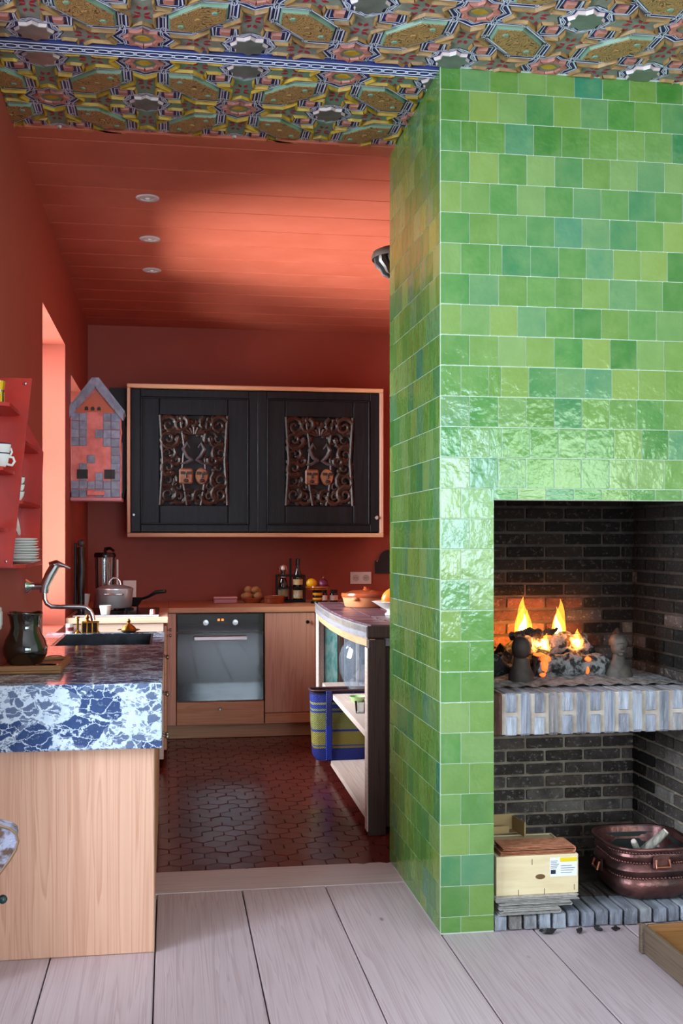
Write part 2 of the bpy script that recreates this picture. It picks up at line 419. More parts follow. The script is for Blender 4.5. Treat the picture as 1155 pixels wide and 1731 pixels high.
    def mesh(s, name, smooth=False):
        me = bpy.data.meshes.new(name); me.from_pydata(s.v, [], s.f); me.validate(); me.update()
        if smooth:
            me.polygons.foreach_set('use_smooth', [True]*len(me.polygons))
            try: me.set_sharp_from_angle(angle=math.radians(45))
            except Exception: pass
        return me

def offset(poly, d):
    """inset a ccw polygon by d"""
    n = len(poly); out = []
    for i in range(n):
        p0, p1, p2 = Vector(poly[i-1]), Vector(poly[i]), Vector(poly[(i+1) % n])
        a = (p1-p0); b = (p2-p1)
        if a.length < 1e-6 or b.length < 1e-6: out.append(tuple(p1)); continue
        a.normalize(); b.normalize()
        na, nb = Vector((-a.y, a.x)), Vector((-b.y, b.x))
        k = 1+na.dot(nb)
        m = (na+nb)/max(k, .35)
        out.append(tuple(p1+m*d))
    return out

def ob(name, mb, mat, parent=None, smooth=False, loc=None, rot=None):
    me = mb if isinstance(mb, bpy.types.Mesh) else mb.mesh(name, smooth)
    if mat is not None and not me.materials: me.materials.append(MAT[mat] if isinstance(mat, str) else mat)
    o = bpy.data.objects.new(name, me); COL.objects.link(o)
    if parent: o.parent = parent
    if loc: o.location = loc
    if rot: o.rotation_euler = rot
    return o
def tag(o, label, cat=None, group=None, kind=None):
    o['label'] = label
    if cat: o['category'] = cat
    if group: o['group'] = group
    if kind: o['kind'] = kind
    return o
def root(name, loc, label, cat, rot=0, group=None):
    o = bpy.data.objects.new(name, None); COL.objects.link(o); o.location = loc; o.rotation_euler = (0, 0, rot)
    o.empty_display_size = .05
    return tag(o, label, cat, group)
def struct(name, mb, mat, label, cat, smooth=False):
    return tag(ob(name, mb, mat, None, smooth), label, cat, None, 'structure')
def circ(c, r, n=24, a0=0, a1=2*PI): return [(c[0]+r*math.cos(a0+(a1-a0)*i/n), c[1]+r*math.sin(a0+(a1-a0)*i/n)) for i in range(n)]

# ---------------------------------------------------------------- the room shell
ZC = 2.985          # living-room ceiling
XL = -.6            # kitchen left wall
YB = 8.4            # kitchen back wall
# floors ------------------------------------------------------------
fl = struct('floor', MB().box((-2.0, -3.0, -.06), (4.6, 4.53, -.022)), 'underfloor', 'wide pale scrubbed floorboards in the foreground', 'floor')
xs = [-2.0, -1.68, -1.36, -1.03, -.705, -.38, -.045, .28, .606, .927, 1.255, 1.585, 1.91, 2.24, 2.57, 2.9, 3.23, 3.56, 3.9, 4.25, 4.6]
for i in range(len(xs)-1):
    ob('plank', MB().cbox((xs[i]+.0022, -2.99, -.022), (xs[i+1]-.0022, 4.247, R.uniform(-.0012, .0003)), .003), 'plank', fl)
ob('plank', MB().cbox((-.62, 4.249, -.022), (.93, 4.525, 0), .003), wood('shaded_threshold_board', '#c9b6b6', '#a28c8a', 'x', .45, .8), fl)  # shadow over the threshold put into a slightly darker plank colour
fk = struct('floor_kitchen', MB().box((-.95, 4.53, -.06), (2.3, YB, -.006)), 'joint', 'oxblood hexagon-tiled kitchen floor', 'floor')
hx = .058
hexme = MB().prism([(hx*.978*math.sin(PI/3*k), hx*.978*math.cos(PI/3*k)) for k in range(6)], -.012, 0, 'xy', .0012).mesh('hexagon_tile')
hexme.materials.append(MAT['hexa'])
spots = []
pw, ph = hx*math.sqrt(3), hx*1.5
j = 0; y = 4.53+hx*.55
while y < 7.75:
    x = -.1+(pw/2 if j % 2 else 0)
    while x < 1.62:
        spots.append((x, y)); x += pw
    y += ph; j += 1
near = set(spots[:300])
rest = MB()
for (x, y) in spots:
    z = R.uniform(-.0016, .0006); rx, ry = R.uniform(-.008, .008), R.uniform(-.008, .008)
    if (x, y) in near:
        ob('hexagon_tile', hexme, None, fk, loc=(x, y, z), rot=(rx, ry, 0))
    else:
        rest.T = Matrix.Translation((x, y, z)) @ Matrix.Rotation(rx, 4, 'X')
        rest.prism([(hx*.978*math.sin(PI/3*k), hx*.978*math.cos(PI/3*k)) for k in range(6)], -.012, 0, 'xy', .0012)
ob('hexagon_tiles_far', rest, 'hexa', fk)['kind'] = 'stuff'

# walls -------------------------------------------------------------
W1 = (5.42, 6.58, .86, 2.5); W2 = (6.97, 7.78, 1.66, 2.385)
m = MB(); X0 = -.95
m.box((X0, 3.42, -.06), (XL, W1[0], 3.1)); m.box((X0, W1[0], -.06), (XL, W1[1], W1[2])); m.box((X0, W1[0], W1[3]), (XL, W1[1], 3.1))
m.box((X0, W1[1], -.06), (XL, W2[0], 3.1)); m.box((X0, W2[0], -.06), (XL, W2[1], W2[2])); m.box((X0, W2[0], W2[3]), (XL, W2[1], 3.1)); m.box((X0, W2[1], -.06), (XL, YB+.2, 3.1))
struct('wall_left', m, 'red', 'terracotta red plaster wall with deep window recesses on the left', 'wall')
struct('wall_back', MB().box((X0, YB, -.06), (2.5, YB+.2, 3.1)), 'red', 'terracotta red plaster wall behind the kitchen worktop', 'wall')
struct('wall_right', MB().box((2.3, 4.53, -.06), (2.5, YB, 3.1)), 'red', 'red kitchen wall behind the chimney breast', 'wall')
m = MB(); m.box((-2.2, 3.42, 0), (X0, 3.62, 3.1)); m.box((2.25, 4.3, 0), (4.7, 4.53, 3.1)); m.box((4.6, -3.2, 0), (4.8, 4.53, 3.1))
m.box((-2.2, -3.2, 0), (-2.0, .8, 3.1)); m.box((-2.2, 2.6, 0), (-2.0, 3.42, 3.1)); m.box((-2.2, .8, 0), (-2.0, 2.6, .5)); m.box((-2.2, .8, 2.5), (-2.0, 2.6, 3.1))
m.box((-2.0, -3.2, 0), (.4, -3.0, 3.1)); m.box((3.0, -3.2, 0), (3.3, -3.0, 3.1)); m.box((.4, -3.2, 0), (3.0, -3.0, .85)); m.box((3.3, -3.2, 0), (4.6, -3.0, .85)); m.box((.4, -3.2, 2.45), (4.6, -3.0, 3.1))
struct('wall_living_room', m, 'white', 'white plaster walls of the living room around the camera', 'wall')
def window(name, axis, at, a0, a1, z0, z1, label):
    """casement: frame rails at x=at (axis x) or y=at, mullion, panes"""
    f = MB(); w = .05
    def b(u0, u1, v0, v1, d=.045):
        if axis == 'x': f.cbox((at, u0, v0), (at+d, u1, v1))
        else: f.cbox((u0, at, v0), (u1, at+d, v1))
    b(a0, a0+w, z0, z1); b(a1-w, a1, z0, z1); b(a0+w, a1-w, z0, z0+w); b(a0+w, a1-w, z1-w, z1)
    mid = (a0+a1)/2; b(mid-.03, mid+.03, z0+w, z1-w)
    o = struct(name, f, 'white', label, 'window')
    for u0, u1 in ((a0+w, mid-.03), (mid+.03, a1-w)):
        p = MB()
        if axis == 'x': p.box((at+.02, u0, z0+w), (at+.026, u1, z1-w))
        else: p.box((u0, at+.02, z0+w), (u1, at+.026, z1-w))
        ob('pane', p, 'glass', o)
window('window_1', 'x', -.95, *W1, 'deep window recess with bright pink reveal beside the sink')
window('window_2', 'x', -.95, *W2, 'small high window recess behind the slate bird house')
window('window_3', 'x', -2.12, .8, 2.6, .5, 2.5, 'tall living room window left of the camera')
window('window_4', 'y', -3.1, .4, 3.0, .85, 2.45, 'wide garden window behind the camera')
window('window_5', 'y', -3.1, 3.3, 4.6, .85, 2.45, 'narrow garden window behind the camera')

# red boarded kitchen ceiling ---------------------------------------
ck = struct('ceiling_kitchen', MB().box((X0, 4.2, 2.99), (2.5, YB+.2, 3.1)), 'joint', 'red painted boarded kitchen ceiling', 'ceiling')
ys = [4.42]+[4.535+.2975*i for i in range(13)]+[YB+.05]
for a, b in zip(ys[:-1], ys[1:]):
    ob('ceiling_board', MB().cbox((X0+.2, a+.002, 2.972), (2.4, b-.002, 2.995), .004), 'redboard', ck)

# painted relief ceiling --------------------------------------------
G = .343
def clip(poly, axis, lim, keep_less):
    out = []; n = len(poly)
    for i in range(n):
        p, q = poly[i-1], poly[i]
        ip = (p[axis] <= lim) == keep_less; iq = (q[axis] <= lim) == keep_less
        if ip != iq:
            t = (lim-p[axis])/(q[axis]-p[axis]); out.append((p[0]+(q[0]-p[0])*t, p[1]+(q[1]-p[1])*t))
        if iq: out.append(q)
    cl = []
    for p in out:
        if not cl or abs(p[0]-cl[-1][0])+abs(p[1]-cl[-1][1]) > 1e-5: cl.append(p)
    return cl
def ceiling_panel(name, x0, x1, y0, y1, ox, oy, label, fieldmat, barmat):
    base = struct(name, MB().box((x0, y0, ZC), (x1, y1, ZC+.1)), 'navy', label, 'ceiling')
    def cut(poly):
        for ax, lim, k in ((0, x0, False), (0, x1, True), (1, y0, False), (1, y1, True)):
            if len(poly) < 3: return None
            poly = clip(poly, ax, lim, k)
        if len(poly) < 3: return None
        ar = abs(sum(poly[i-1][0]*poly[i][1]-poly[i][0]*poly[i-1][1] for i in range(len(poly))))/2
        return poly if ar > 1.2e-4 else None
    def plate(nm, poly, d, mat, inset=.002, par=base, z=0):
        p = cut(poly)
        if not p: return None
        mb = MB(); mb.prism(p, ZC-z, ZC-z-d, 'xy', inset)
        return ob(nm, mb, mat, par)
    lines = MB()
    def line(pts, w=.0035, closed=True):
        pts = [tuple(p) for p in pts]
        n = len(pts)
        for i in range(n if closed else n-1):
            p, q = Vector(pts[i]), Vector(pts[(i+1) % n])
            if not all(x0 < t.x < x1 and y0 < t.y < y1 for t in (p, q)): continue
            d = (q-p)
            if d.length < 1e-5: continue
            nn = Vector((-d.y, d.x)).normalized()*w/2
            a, b, c, e = p+nn, q+nn, q-nn, p-nn
            z = ZC-.003
            lines.add([(a.x, a.y, z), (b.x, b.y, z), (c.x, c.y, z), (e.x, e.y, z)], [(0, 1, 2, 3)])
    arab = MB()
    i0, i1 = math.floor((x0-ox)/G)-1, math.ceil((x1-ox)/G)+1
    j0, j1 = math.floor((y0-oy)/G)-1, math.ceil((y1-oy)/G)+1
    starhalf = [(.30, 0), (.215, .14), (.465, .14), (.63, .305), (.645, .14), (.80, .125), (.74, 0)]
    star = starhalf+[(x, -y) for x, y in starhalf[-2:0:-1]]
    star = offset(star if sum(star[k-1][0]*star[k][1]-star[k][0]*star[k-1][1] for k in range(len(star))) > 0 else star[::-1], .014)
    ccw0 = star if sum(star[k-1][0]*star[k][1]-star[k][0]*star[k-1][1] for k in range(len(star))) > 0 else star[::-1]
    for i in range(i0, i1+1):
        for j in range(j0, j1+1):
            cx, cy = ox+i*G, oy+j*G
            pink = (i+j) % 2 == 0
            def eight(r, r2, n=8, ph=0):
                return [(cx+G*(r if k % 2 == 0 else r2)*math.cos(PI*k/n+ph), cy+G*(r if k % 2 == 0 else r2)*math.sin(PI*k/n+ph)) for k in range(2*n)]
            if pink:
                s8 = eight(.195, .15)
                line(eight(.225, .178)); line(eight(.245, .20), .003)
                for k in range(8):            # ring of eight sloping pink facets
                    a0 = PI*2*k/8; a1 = a0+PI/4
                    f = [(cx+G*.195*math.cos(a0), cy+G*.195*math.sin(a0)), (cx+G*.15*math.cos(a0+PI/8), cy+G*.15*math.sin(a0+PI/8)), (cx+G*.195*math.cos(a1), cy+G*.195*math.sin(a1)), (cx+G*.12*math.cos(a1), cy+G*.12*math.sin(a1)), (cx+G*.12*math.cos(a0), cy+G*.12*math.sin(a0))]
                    plate('pink_facet', f, .010, 'blush', .002)
                c = plate('star_centre', circ((cx, cy), G*.115, 16), .004, fieldmat, .001)
                if c:
                    q = cut([(cx-G*.085, cy), (cx-.03*G, cy-.05*G), (cx+.03*G, cy-.05*G), (cx+G*.085, cy), (cx+.03*G, cy+.05*G), (cx-.03*G, cy+.05*G)])
                    if q: ob('star_eye', MB().prism(q, ZC-.004, ZC-.006, 'xy'), 'barfar', c)
            else:
                rim = plate('silver_star', eight(.185, .144), .010, 'blushpale', .003)
                plate('silver_field', eight(.172, .134), .002, 'silver', .001, par=rim or base, z=.010)
                line(eight(.23, .182)); line(eight(.25, .2), .003)
                for sx in (-1, 1):
                    for sy in (-1, 1):
                        qx, qy = cx+sx*.24*G, cy+sy*.24*G; h = .052*G
                        plate('pink_square', [(qx-h, qy-h), (qx+h, qy-h), (qx+h, qy+h), (qx-h, qy+h)], .010, 'blush', .004)
                        h = .085*G; line([(qx-h, qy-h), (qx+h, qy-h), (qx+h, qy+h), (qx-h, qy+h)], .003)
            if pink:
                for (dx, dy) in ((1, 0), (-1, 0), (0, 1), (0, -1)):
                    def tr(p): return (cx+G*(p[0]*dx-p[1]*dy), cy+G*(p[0]*dy+p[1]*dx))
                    st = plate('star_field', [tr(p) for p in star], .004, fieldmat, .001)
                    if not st: continue
                    line([tr(p) for p in offset(ccw0, -.022)], .005)
                    ccw = star if sum(star[k-1][0]*star[k][1]-star[k][0]*star[k-1][1] for k in range(len(star))) > 0 else star[::-1]
                    ins = offset(ccw, .034)
                    mp = {p: q for p, q in zip(ccw, ins)}
                    S = [min(star, key=lambda p: (p[0]-h[0])**2+(p[1]-h[1])**2) for h in starhalf]
                    def mir(p): return min(star, key=lambda r: (r[0]-p[0])**2+(r[1]+p[1])**2)
                    def strip(seq):
                        return [tr(p) for p in seq]+[tr(mp[p]) for p in seq[::-1]]
                    plate('gilt_bar', strip([S[1], S[0], mir(S[1])]), .014, barmat, .004)
                    for mfun in (lambda p: p, mir):
                        plate('gilt_bar', strip([mfun(p) for p in (S[1], S[2], S[3])]), .014, barmat, .004)
                        plate('gilt_bar', strip([mfun(p) for p in (S[3], S[4])]), .014, barmat, .004)
                        plate('gilt_bar', strip([mfun(p) for p in (S[4], S[5])]), .014, barmat, .004)
                    # crimson arabesque leaves painted in the star
                    for (ax, ay, an, L) in ((.5, .045, .9, .075), (.5, -.045, -.9, .075), (.43, .05, 2.3, .085), (.43, -.05, -2.3, .085), (.57, .13, 1.2, .07), (.57, -.13, -1.2, .07), (.6, .03, .35, .075), (.6, -.03, -.35, .075), (.38, .075, 2.9, .06), (.38, -.075, -2.9, .06)):
                        lf = [(-L*.5, 0), (-L*.1, L*.32), (L*.5, .0), (L*.15, -L*.14), (-L*.1, -L*.2)]
                        lf = [tr((ax+x*math.cos(an)-y*math.sin(an), ay+x*math.sin(an)+y*math.cos(an))) for x, y in lf]
                        q = cut(lf)
                        if q: arab.prism(q, ZC-.004, ZC-.0055, 'xy')
            # lozenge in the cell towards +x +y, pointing at the pink stars
            mx, my = cx+G/2, cy+G/2; s = 1 if pink else -1
            a, w = .268, .255
            loz = [(-a, -a), (-a+w, -a), (a, a-w), (a, a), (a-w, a), (-a, -a+w)]
            def lp(k): return [(mx+G*s*x, my+G*y) for x, y in (loz if k == 0 else offset(loz, k))]
            fr = plate('lozenge', lp(0), .012, 'limeline', .005)
            plate('lozenge_field', lp(.022), .002, 'ochre', .0005, par=fr or base, z=.012)
            for ex in (-.15, 0, .15):
                e = cut([(mx+G*s*(ex+.035*math.cos(t)), my+G*(ex+.035*math.sin(t))) for t in [k*PI/3 for k in range(6)]])
                if e and fr: ob('lozenge_boss', MB().prism(e, ZC-.014, ZC-.017, 'xy', .003), 'limeline' if ex else 'bar', fr)
            line(lp(-.02), .005); line(lp(-.046), .0035)
            # chain loops on the straps
            for k in range(6):
                ex, ey = loz[k]; qx, qy = mx+G*s*ex*1.17, my+G*ey*1.17
                line([(qx+G*.024*math.cos(t), qy+G*.055*math.sin(t)) for t in [2*PI*q/10 for q in range(10)]], .0045)
    o = ob('interlace_lines', lines, 'chalk', base); o['kind'] = 'stuff'
    o = ob('arabesque', arab, 'crimson', base); o['kind'] = 'stuff'
    return base
ceiling_panel('ceiling', -.98, 2.3, 3.0, 3.668, -.082, 3.605, 'carved and painted star-pattern ceiling above the fireplace', 'sage', 'bar')
ceiling_panel('ceiling_border', -.60, .925, 3.742, 4.44, -.082, 3.79, 'star-pattern ceiling panel in yellow and sea green next to the red boards', 'seafoam', 'barfar')
struct('ceiling_living_room', MB().box((-2.2, -3.2, ZC), (4.8, 3.0, 3.1)).box((2.3, 3.0, ZC), (4.8, 4.53, 3.1)).box((-2.2, 3.0, ZC), (-.98, 3.62, 3.1)), 'white', 'plain ceiling over the rest of the living room', 'ceiling')
t = struct('trim_1', MB().cbox((-.98, 3.668, ZC-.012), (2.3, 3.742, ZC+.1), .004), 'navy', 'flat blue ceiling batten painted with a white chain between the two star panels', 'ceiling trim')
m = MB()
for yy in (3.676, 3.734): m.box((-.95, yy-.002, ZC-.0135), (.93, yy+.002, ZC-.012))
for k in range(45):
    xx = -.93+k*.042
    pts = [(xx+.021*math.cos(q*PI/5)*1.25, 3.705+.013*math.sin(q*PI/5), ZC-.013) for q in range(10)]
    m.tube(pts, .0014, 4, True)
ob('chain_line', m, 'chalk', t)['kind'] = 'stuff'

# chimney breast ------------------------------------------------------
CX0, CY0, CY1, OX, OZ, BX = .92, 3.655, 4.455, 1.11, 1.493, 1.92
rowz = [2.978]+[2.902-.1053*k for k in range(28)]+[0.004]
TILE = MB().cbox((-.5, -.5, -.5), (.5, .5, .5), .018).mesh('glazed_tile')
TILE.materials.append(MAT['zell'])
def tile(par, c, sx, sy, sz):
    o = ob('glazed_tile', TILE, None, par, loc=c)
    o.scale = (sx, sy, sz)
    d = .0055
    o.rotation_euler = (R.uniform(-d, d), R.uniform(-d*.3, d*.3), R.uniform(-d, d)); return o
m = MB()
m.box((CX0+.0016, CY0+.0014, 0), (OX, CY0+.05, 2.985)); m.box((OX, CY0+.0014, OZ), (BX, CY0+.05, 2.985)); m.box((BX, CY0+.0014, 0), (2.25, CY0+.05, 2.985)); m.box((2.2, CY0+.05, 0), (2.25, 4.46, 2.985))
wf = struct('wall_chimney_front', m, 'grout', 'chimney breast front clad in glossy green hand-made tiles around the fireplace', 'tiled wall')
g = .0022
for k in range(len(rowz)-1):
    zt, zb = rowz[k], rowz[k+1]
    first = (.073 if k % 2 == 0 else .1035)
    xs = [CX0+.001, CX0+first]
    narrow = k in (2, 6, 10, 12)
    n = 0
    while xs[-1] < 2.25:
        n += 1
        w = .1015*R.uniform(.975, 1.025)
        if narrow and n == (1 if k == 2 else 2): w = .056 if k == 2 else .044
        xs.append(xs[-1]+w)
    for a, b in zip(xs[:-1], xs[1:]):
        if zt <= OZ+.02 or zb < OZ:
            if zb < OZ:       # rows that meet the opening
                if zt > OZ:
                    if b > OX+.01 and a < BX: zb2 = OZ
                    else: zb2 = zb
                    if a < OX < b-.01: a2b = [(a, OX, zb), (OX, b, OZ)]
                    else: a2b = [(a, b, zb2)]
                else:
                    if a >= OX-.02 and b <= BX+.012: continue
                    if a < OX: a2b = [(a, min(b, OX), zb)] if OX-a > .02 else []
                    else: a2b = [(max(a, BX), b, zb)]
            else: a2b = [(a, b, zb)]
        else: a2b = [(a, b, zb)]
        for (p, q, zz) in a2b:
            q = min(q, 2.25)
            if q-p < .012: continue
            if p < OX+.02 and zz < OZ-.01 and abs(q-OX) < .03: q = OX+g/2
            tile(wf, ((p+q)/2, CY0+.0045, (zt+zz)/2), q-p-g, .009, zt-zz-g)
m = MB(); m.box((CX0+.0016, CY0+.05, 0), (CX0+.05, CY1, 2.985)); m.box((CX0+.006, CY1, 0), (2.3, CY1+.07, 2.985))
wsd = struct('wall_chimney_side', m, 'grout', 'chimney breast side towards the kitchen clad in green hand-made tiles', 'tiled wall')
for k in range(len(rowz)-1):
    zt, zb = rowz[k]+.001, rowz[k+1]+.001
    ysx = [CY0+.010, CY0+(.062 if k % 2 else .105)]
    while ysx[-1] < CY1+.02: ysx.append(ysx[-1]+.102*R.uniform(.97, 1.03))
    ysx[-1] = CY1+.07
    if ysx[-1]-ysx[-2] < .03: ysx.pop(-2)
    for a, b in zip(ysx[:-1], ysx[1:]):
        tile(wsd, (CX0+.0042, (a+b)/2, (zt+zb)/2), .009, b-a-g, zt-zb-g)

# firebox -------------------------------------------------------------
BK = [MB().cbox((-.5, -.5, -.5), (.5, .5, .5), c).mesh('brick') for c in (.05, .07, .04)]
BMESH = {}
def brick(par, c, s, mat, rot=0, name='brick'):
    key = (mat, R.randrange(3))
    if key not in BMESH:
        me = BK[key[1]].copy(); me.materials.clear(); me.materials.append(MAT[mat]); BMESH[key] = me
    o = ob(name, BMESH[key], None, par, loc=c, rot=(R.uniform(-.012, .012), R.uniform(-.012, .012), rot+R.uniform(-.01, .01)))
    o.scale = s; return o
ZH0, ZH1 = .672, .82
FB = 4.33
m = MB(); m.box((OX-.02, FB+.004, 0), (BX+.1, FB+.1, 2.4))
fw = struct('wall_firebox_back', m, 'sootmortar', 'smoke-blackened brick back wall of the fireplace', 'brick wall')
ob('mortar_bed', MB().box((OX, FB, .0), (BX, FB+.004, .70)), 'mortar', fw)
bl, bh = .166, .0525
z = .02; k = 0
while z < 2.0:
    x = OX-(.0 if k % 2 else .083)+.012
    while x < BX:
        a, b = max(x, OX), min(x+bl-.011, BX-.004)
        if b-a > .02 and not (ZH0-.06 < z < ZH1-.04):
            zc = z+bh/2
            cx = (a+b)/2
            glow = ((cx-1.42)/.30)**2+((z-.95)/.16)**2  # oval round the flames: fire's glow painted as redder, lighter bricks
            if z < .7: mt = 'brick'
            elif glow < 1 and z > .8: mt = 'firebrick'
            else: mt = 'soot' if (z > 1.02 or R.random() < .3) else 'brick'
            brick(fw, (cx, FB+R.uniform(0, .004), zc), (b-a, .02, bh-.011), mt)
        x += bl
    z += bh; k += 1
m = MB(); m.box((BX+.004, CY0+.05, 0), (BX+.1, FB, 2.4))
fr = struct('wall_firebox_right', m, 'sootmortar', 'dark brick cheek of the fireplace on the right', 'brick wall')
ob('mortar_bed', MB().box((BX, CY0+.05, 0), (BX+.004, FB, .70)), 'mortar', fr)
z = .02; k = 0
while z < 1.9:
    y = CY0+.05-(.0 if k % 2 else .083)
    while y < FB:
        a, b = max(y, CY0+.055), min(y+bl-.011, FB-.008)
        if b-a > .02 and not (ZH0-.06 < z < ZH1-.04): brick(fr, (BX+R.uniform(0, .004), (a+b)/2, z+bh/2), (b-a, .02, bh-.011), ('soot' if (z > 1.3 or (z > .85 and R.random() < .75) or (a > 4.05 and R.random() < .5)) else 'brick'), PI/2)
        y += bl
    z += bh; k += 1
m = MB(); m.box((OX-.06, CY0+.05, 0), (OX, FB, 2.4)); m.box((OX, CY0+.05, 1.95), (BX, FB, 2.0))
struct('wall_firebox_left', m, 'sootmortar', 'sooty inner cheek and throat of the fireplace behind the tiled pier', 'brick wall')
# raised brick hearth
hs = struct('hearth_shelf', MB().box((OX+.001, CY0+.022, ZH0+.004), (BX+.004, FB, ZH1-.003)), 'lime', 'raised hearth edged with upright whitened bricks under the fire', 'hearth')
x = OX+.004; k = 0
brick(hs, (x+.016, CY0+.10, (ZH0+ZH1)/2), (.032, .17, ZH1-ZH0), 'firebrick'); x += .046
while x < BX-.01:
    w = .036*R.uniform(.93, 1.08)
    if k % 2: brick(hs, (x+w/2, CY0+.10+R.uniform(-.003, .003), (ZH0+ZH1)/2), (w, .17, ZH1-ZH0+R.uniform(-.004, .003)), 'hearthbrick')
    else:
        zm = ZH0+(ZH1-ZH0)*R.uniform(.47, .53)
        brick(hs, (x+w/2, CY0+.10, (ZH0+zm-.006)/2), (w, .17, zm-.006-ZH0), 'hearthbrick')
        brick(hs, (x+w/2, CY0+.10, (ZH1+zm+.006)/2), (w, .17, ZH1-zm-.006), 'hearthbrick')
    x += w+.0155; k += 1
x = OX+.004
while x < BX-.02:
    for y in (4.02-.095, 4.16-.065):
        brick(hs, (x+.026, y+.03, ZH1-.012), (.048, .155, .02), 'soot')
    x += .054
# lower hearth
lh = struct('hearth_floor', MB().box((OX-.02, CY0+.05, -.02), (BX, FB, .042)), 'sootmortar', 'low brick hearth at floor level under the raised fire', 'hearth')
x = OX+.003
while x < BX+.4:
    w = .045*R.uniform(.92, 1.06)
    brick(lh, (x+w/2, CY0+.075+R.uniform(-.006, .006), .027), (w, .16, .054+R.uniform(-.005, .004)), 'hearthbrick')
    if x < BX-.05: brick(lh, (x+w/2+.01, CY0+.245, .036), (w, .16, .03), 'brick')
    x += w+.008

# ---------------------------------------------------------------- kitchen units
def knob(par, p, d, mat='knob', r=.011, L=.028):
    """turned knob on a stem pointing along d"""
    m = MB(); prof = [(.0001, 0), (r*.7, 0), (r*.35, .004), (r*.35, L*.5), (r*.9, L*.62), (r, L*.8), (r*.7, L), (.0001, L)]
    m.T = Vector((0, 0, 1)).rotation_difference(Vector(d)).to_matrix().to_4x4()
    m.lathe(prof, 12)
    return ob('knob', m, mat, par, True, p)
# island under the marble
isl = root('island_cabinet', (-.32, 4.65, 0), 'pine cabinet carrying the marble worktop and sink', 'cabinet')
def L(p, o): return tuple(a-b for a, b in zip(p, o))
def lb(o, a, b, c=.003, m=None): return (m or MB()).cbox(L(a, o.location), L(b, o.location), c)
ob('end_panel', lb(isl, (-.599, 3.645, 0), (-.047, 3.672, .677)), 'pine', isl)
ob('carcass', lb(isl, (-.598, 3.672, .002), (-.066, 5.655, .672)), 'piney', isl)
for i, (a, b) in enumerate(((3.676, 4.33), (4.336, 4.99), (4.996, 5.65))):
    d = ob('door', lb(isl, (-.066, a, .085), (-.047, b, .60)), 'piney', isl)
    w = ob('drawer', lb(isl, (-.066, a, .606), (-.047, b, .845)), 'piney', isl)
    y = (a+b)/2
    for z, p in (((.655, .715, .80)[i], w),):
        h = MB()
        for s in (-.025, .025): h.tube([(-.047, y+s, z), (-.022, y+s, z), (-.008, y+s, z-.006)], .0045, 8).ball((-.006, y+s, z-.006), .009, 10, 6)
        h.tube([(-.012, y-.026, z-.004), (-.012, y+.026, z-.004)], .004, 8)
        h.v = [L(v, isl.location) for v in h.v]
        ob('handle', h, 'knob', p, True)
ob('plinth', lb(isl, (-.1, 3.68, .001), (-.075, 5.64, .084)), 'piney', isl)
mt = MB(); SX0, SX1, SY0, SY1 = -.515, -.075, 4.96, 5.595
mt.cbox((-.599, 3.6, .678), (-.022, 3.66, .89), .004)
mt.box((-.599, 3.658, .848), (-.022, SY0, .889)); mt.box((-.599, SY0, .848), (SX0, SY1, .889)); mt.box((SX1, SY0, .848), (-.022, SY1, .889)); mt.box((-.599, SY1, .848), (-.022, 5.668, .889))
tag(ob('marble_worktop', mt, 'marble'), 'dark blue marble worktop with white veins and a deep front apron', 'worktop')
s = MB(); w = .012
s.box((SX0-.01, SY0-.01, .676), (SX1+.01, SY1+.01, .69)); s.box((SX0-.01, SY0-.01, .69), (SX0+w, SY1+.01, .886)); s.box((SX1-w, SY0-.01, .69), (SX1+.01, SY1+.01, .886)); s.box((SX0+w, SY0-.01, .69), (SX1-w, SY0+w, .886)); s.box((SX0+w, SY1-w, .69), (SX1-w, SY1+.01, .886))
sk = root('sink', (-.295, 5.28, .676), 'black stone sink set into the marble worktop', 'sink')
s.v = [L(v, sk.location) for v in s.v]; ob('basin', s, 'slategrey', sk)
ob('drain', MB().lathe([(.045, .014), (.045, .017), (.03, .018), (.028, .012), (.0001, .012)], 20), 'chrome', sk, True)
# stove unit
st = root('stove_cabinet', (-.3, 7.05, 0), 'short pine cabinet under the gas hob, lit by the window', 'cabinet')
ob('carcass', lb(st, (-.598, 6.63, .05), (-.03, 7.495, .862)), 'piney', st)
ob('front_panel', lb(st, (-.598, 6.608, .05), (-.03, 6.63, .862)), wood('sunlit_pine_front', '#e8d0bd', '#d3b096', 'x', .5, .7, False), st)  # window light on this face put into a paler pine
for a, b in ((6.64, 7.06), (7.065, 7.49)):
    d = ob('door', lb(st, (-.03, a, .1), (-.012, b, .845)), 'piney', st)
    k = knob(d, L((-.012, a+.06, .78), st.location), (1, 0, 0))
sw = tag(ob('stove_worktop', MB().cbox((-.599, 6.59, .864), (-.004, 7.465, .9), .003), wood('pale_pine_worktop', '#e2c3ab', '#c99f80', 'x', .45, .7, False)), 'pale pine worktop carrying the gas hob', 'worktop')
# back run
CYF = 7.5
bc = root('oven_cabinet', (.34, 7.9, 0), 'pine cabinet with the built-in oven below the long worktop', 'cabinet')
ob('side_panel', lb(bc, (-.012, CYF, .1), (.048, CYF+.4, .86)), 'pine', bc)
ob('carcass', lb(bc, (.05, CYF+.03, .1), (.645, YB-.01, .86)), 'pine', bc)
d = ob('drawer', lb(bc, (.052, CYF, .098), (.645, CYF+.025, .255)), 'pinex', bc)
knob(d, L((.345, CYF, .21), bc.location), (0, -1, 0), L=.03)
ob('plinth', lb(bc, (-.012, CYF+.055, .001), (1.02, CYF+.075, .098)), 'pinex', bc)
ov = root('oven', (.348, CYF, .262), 'built-in oven with dark mirror glass front and white handle', 'oven')
ob('oven_door', MB().cbox((-.294, .0, 0), (.294, .026, .462), .003), 'ovenglass', ov)
cp = ob('control_panel', MB().cbox((-.294, .0, .468), (.294, .026, .596), .003), 'ovenglass', ov)
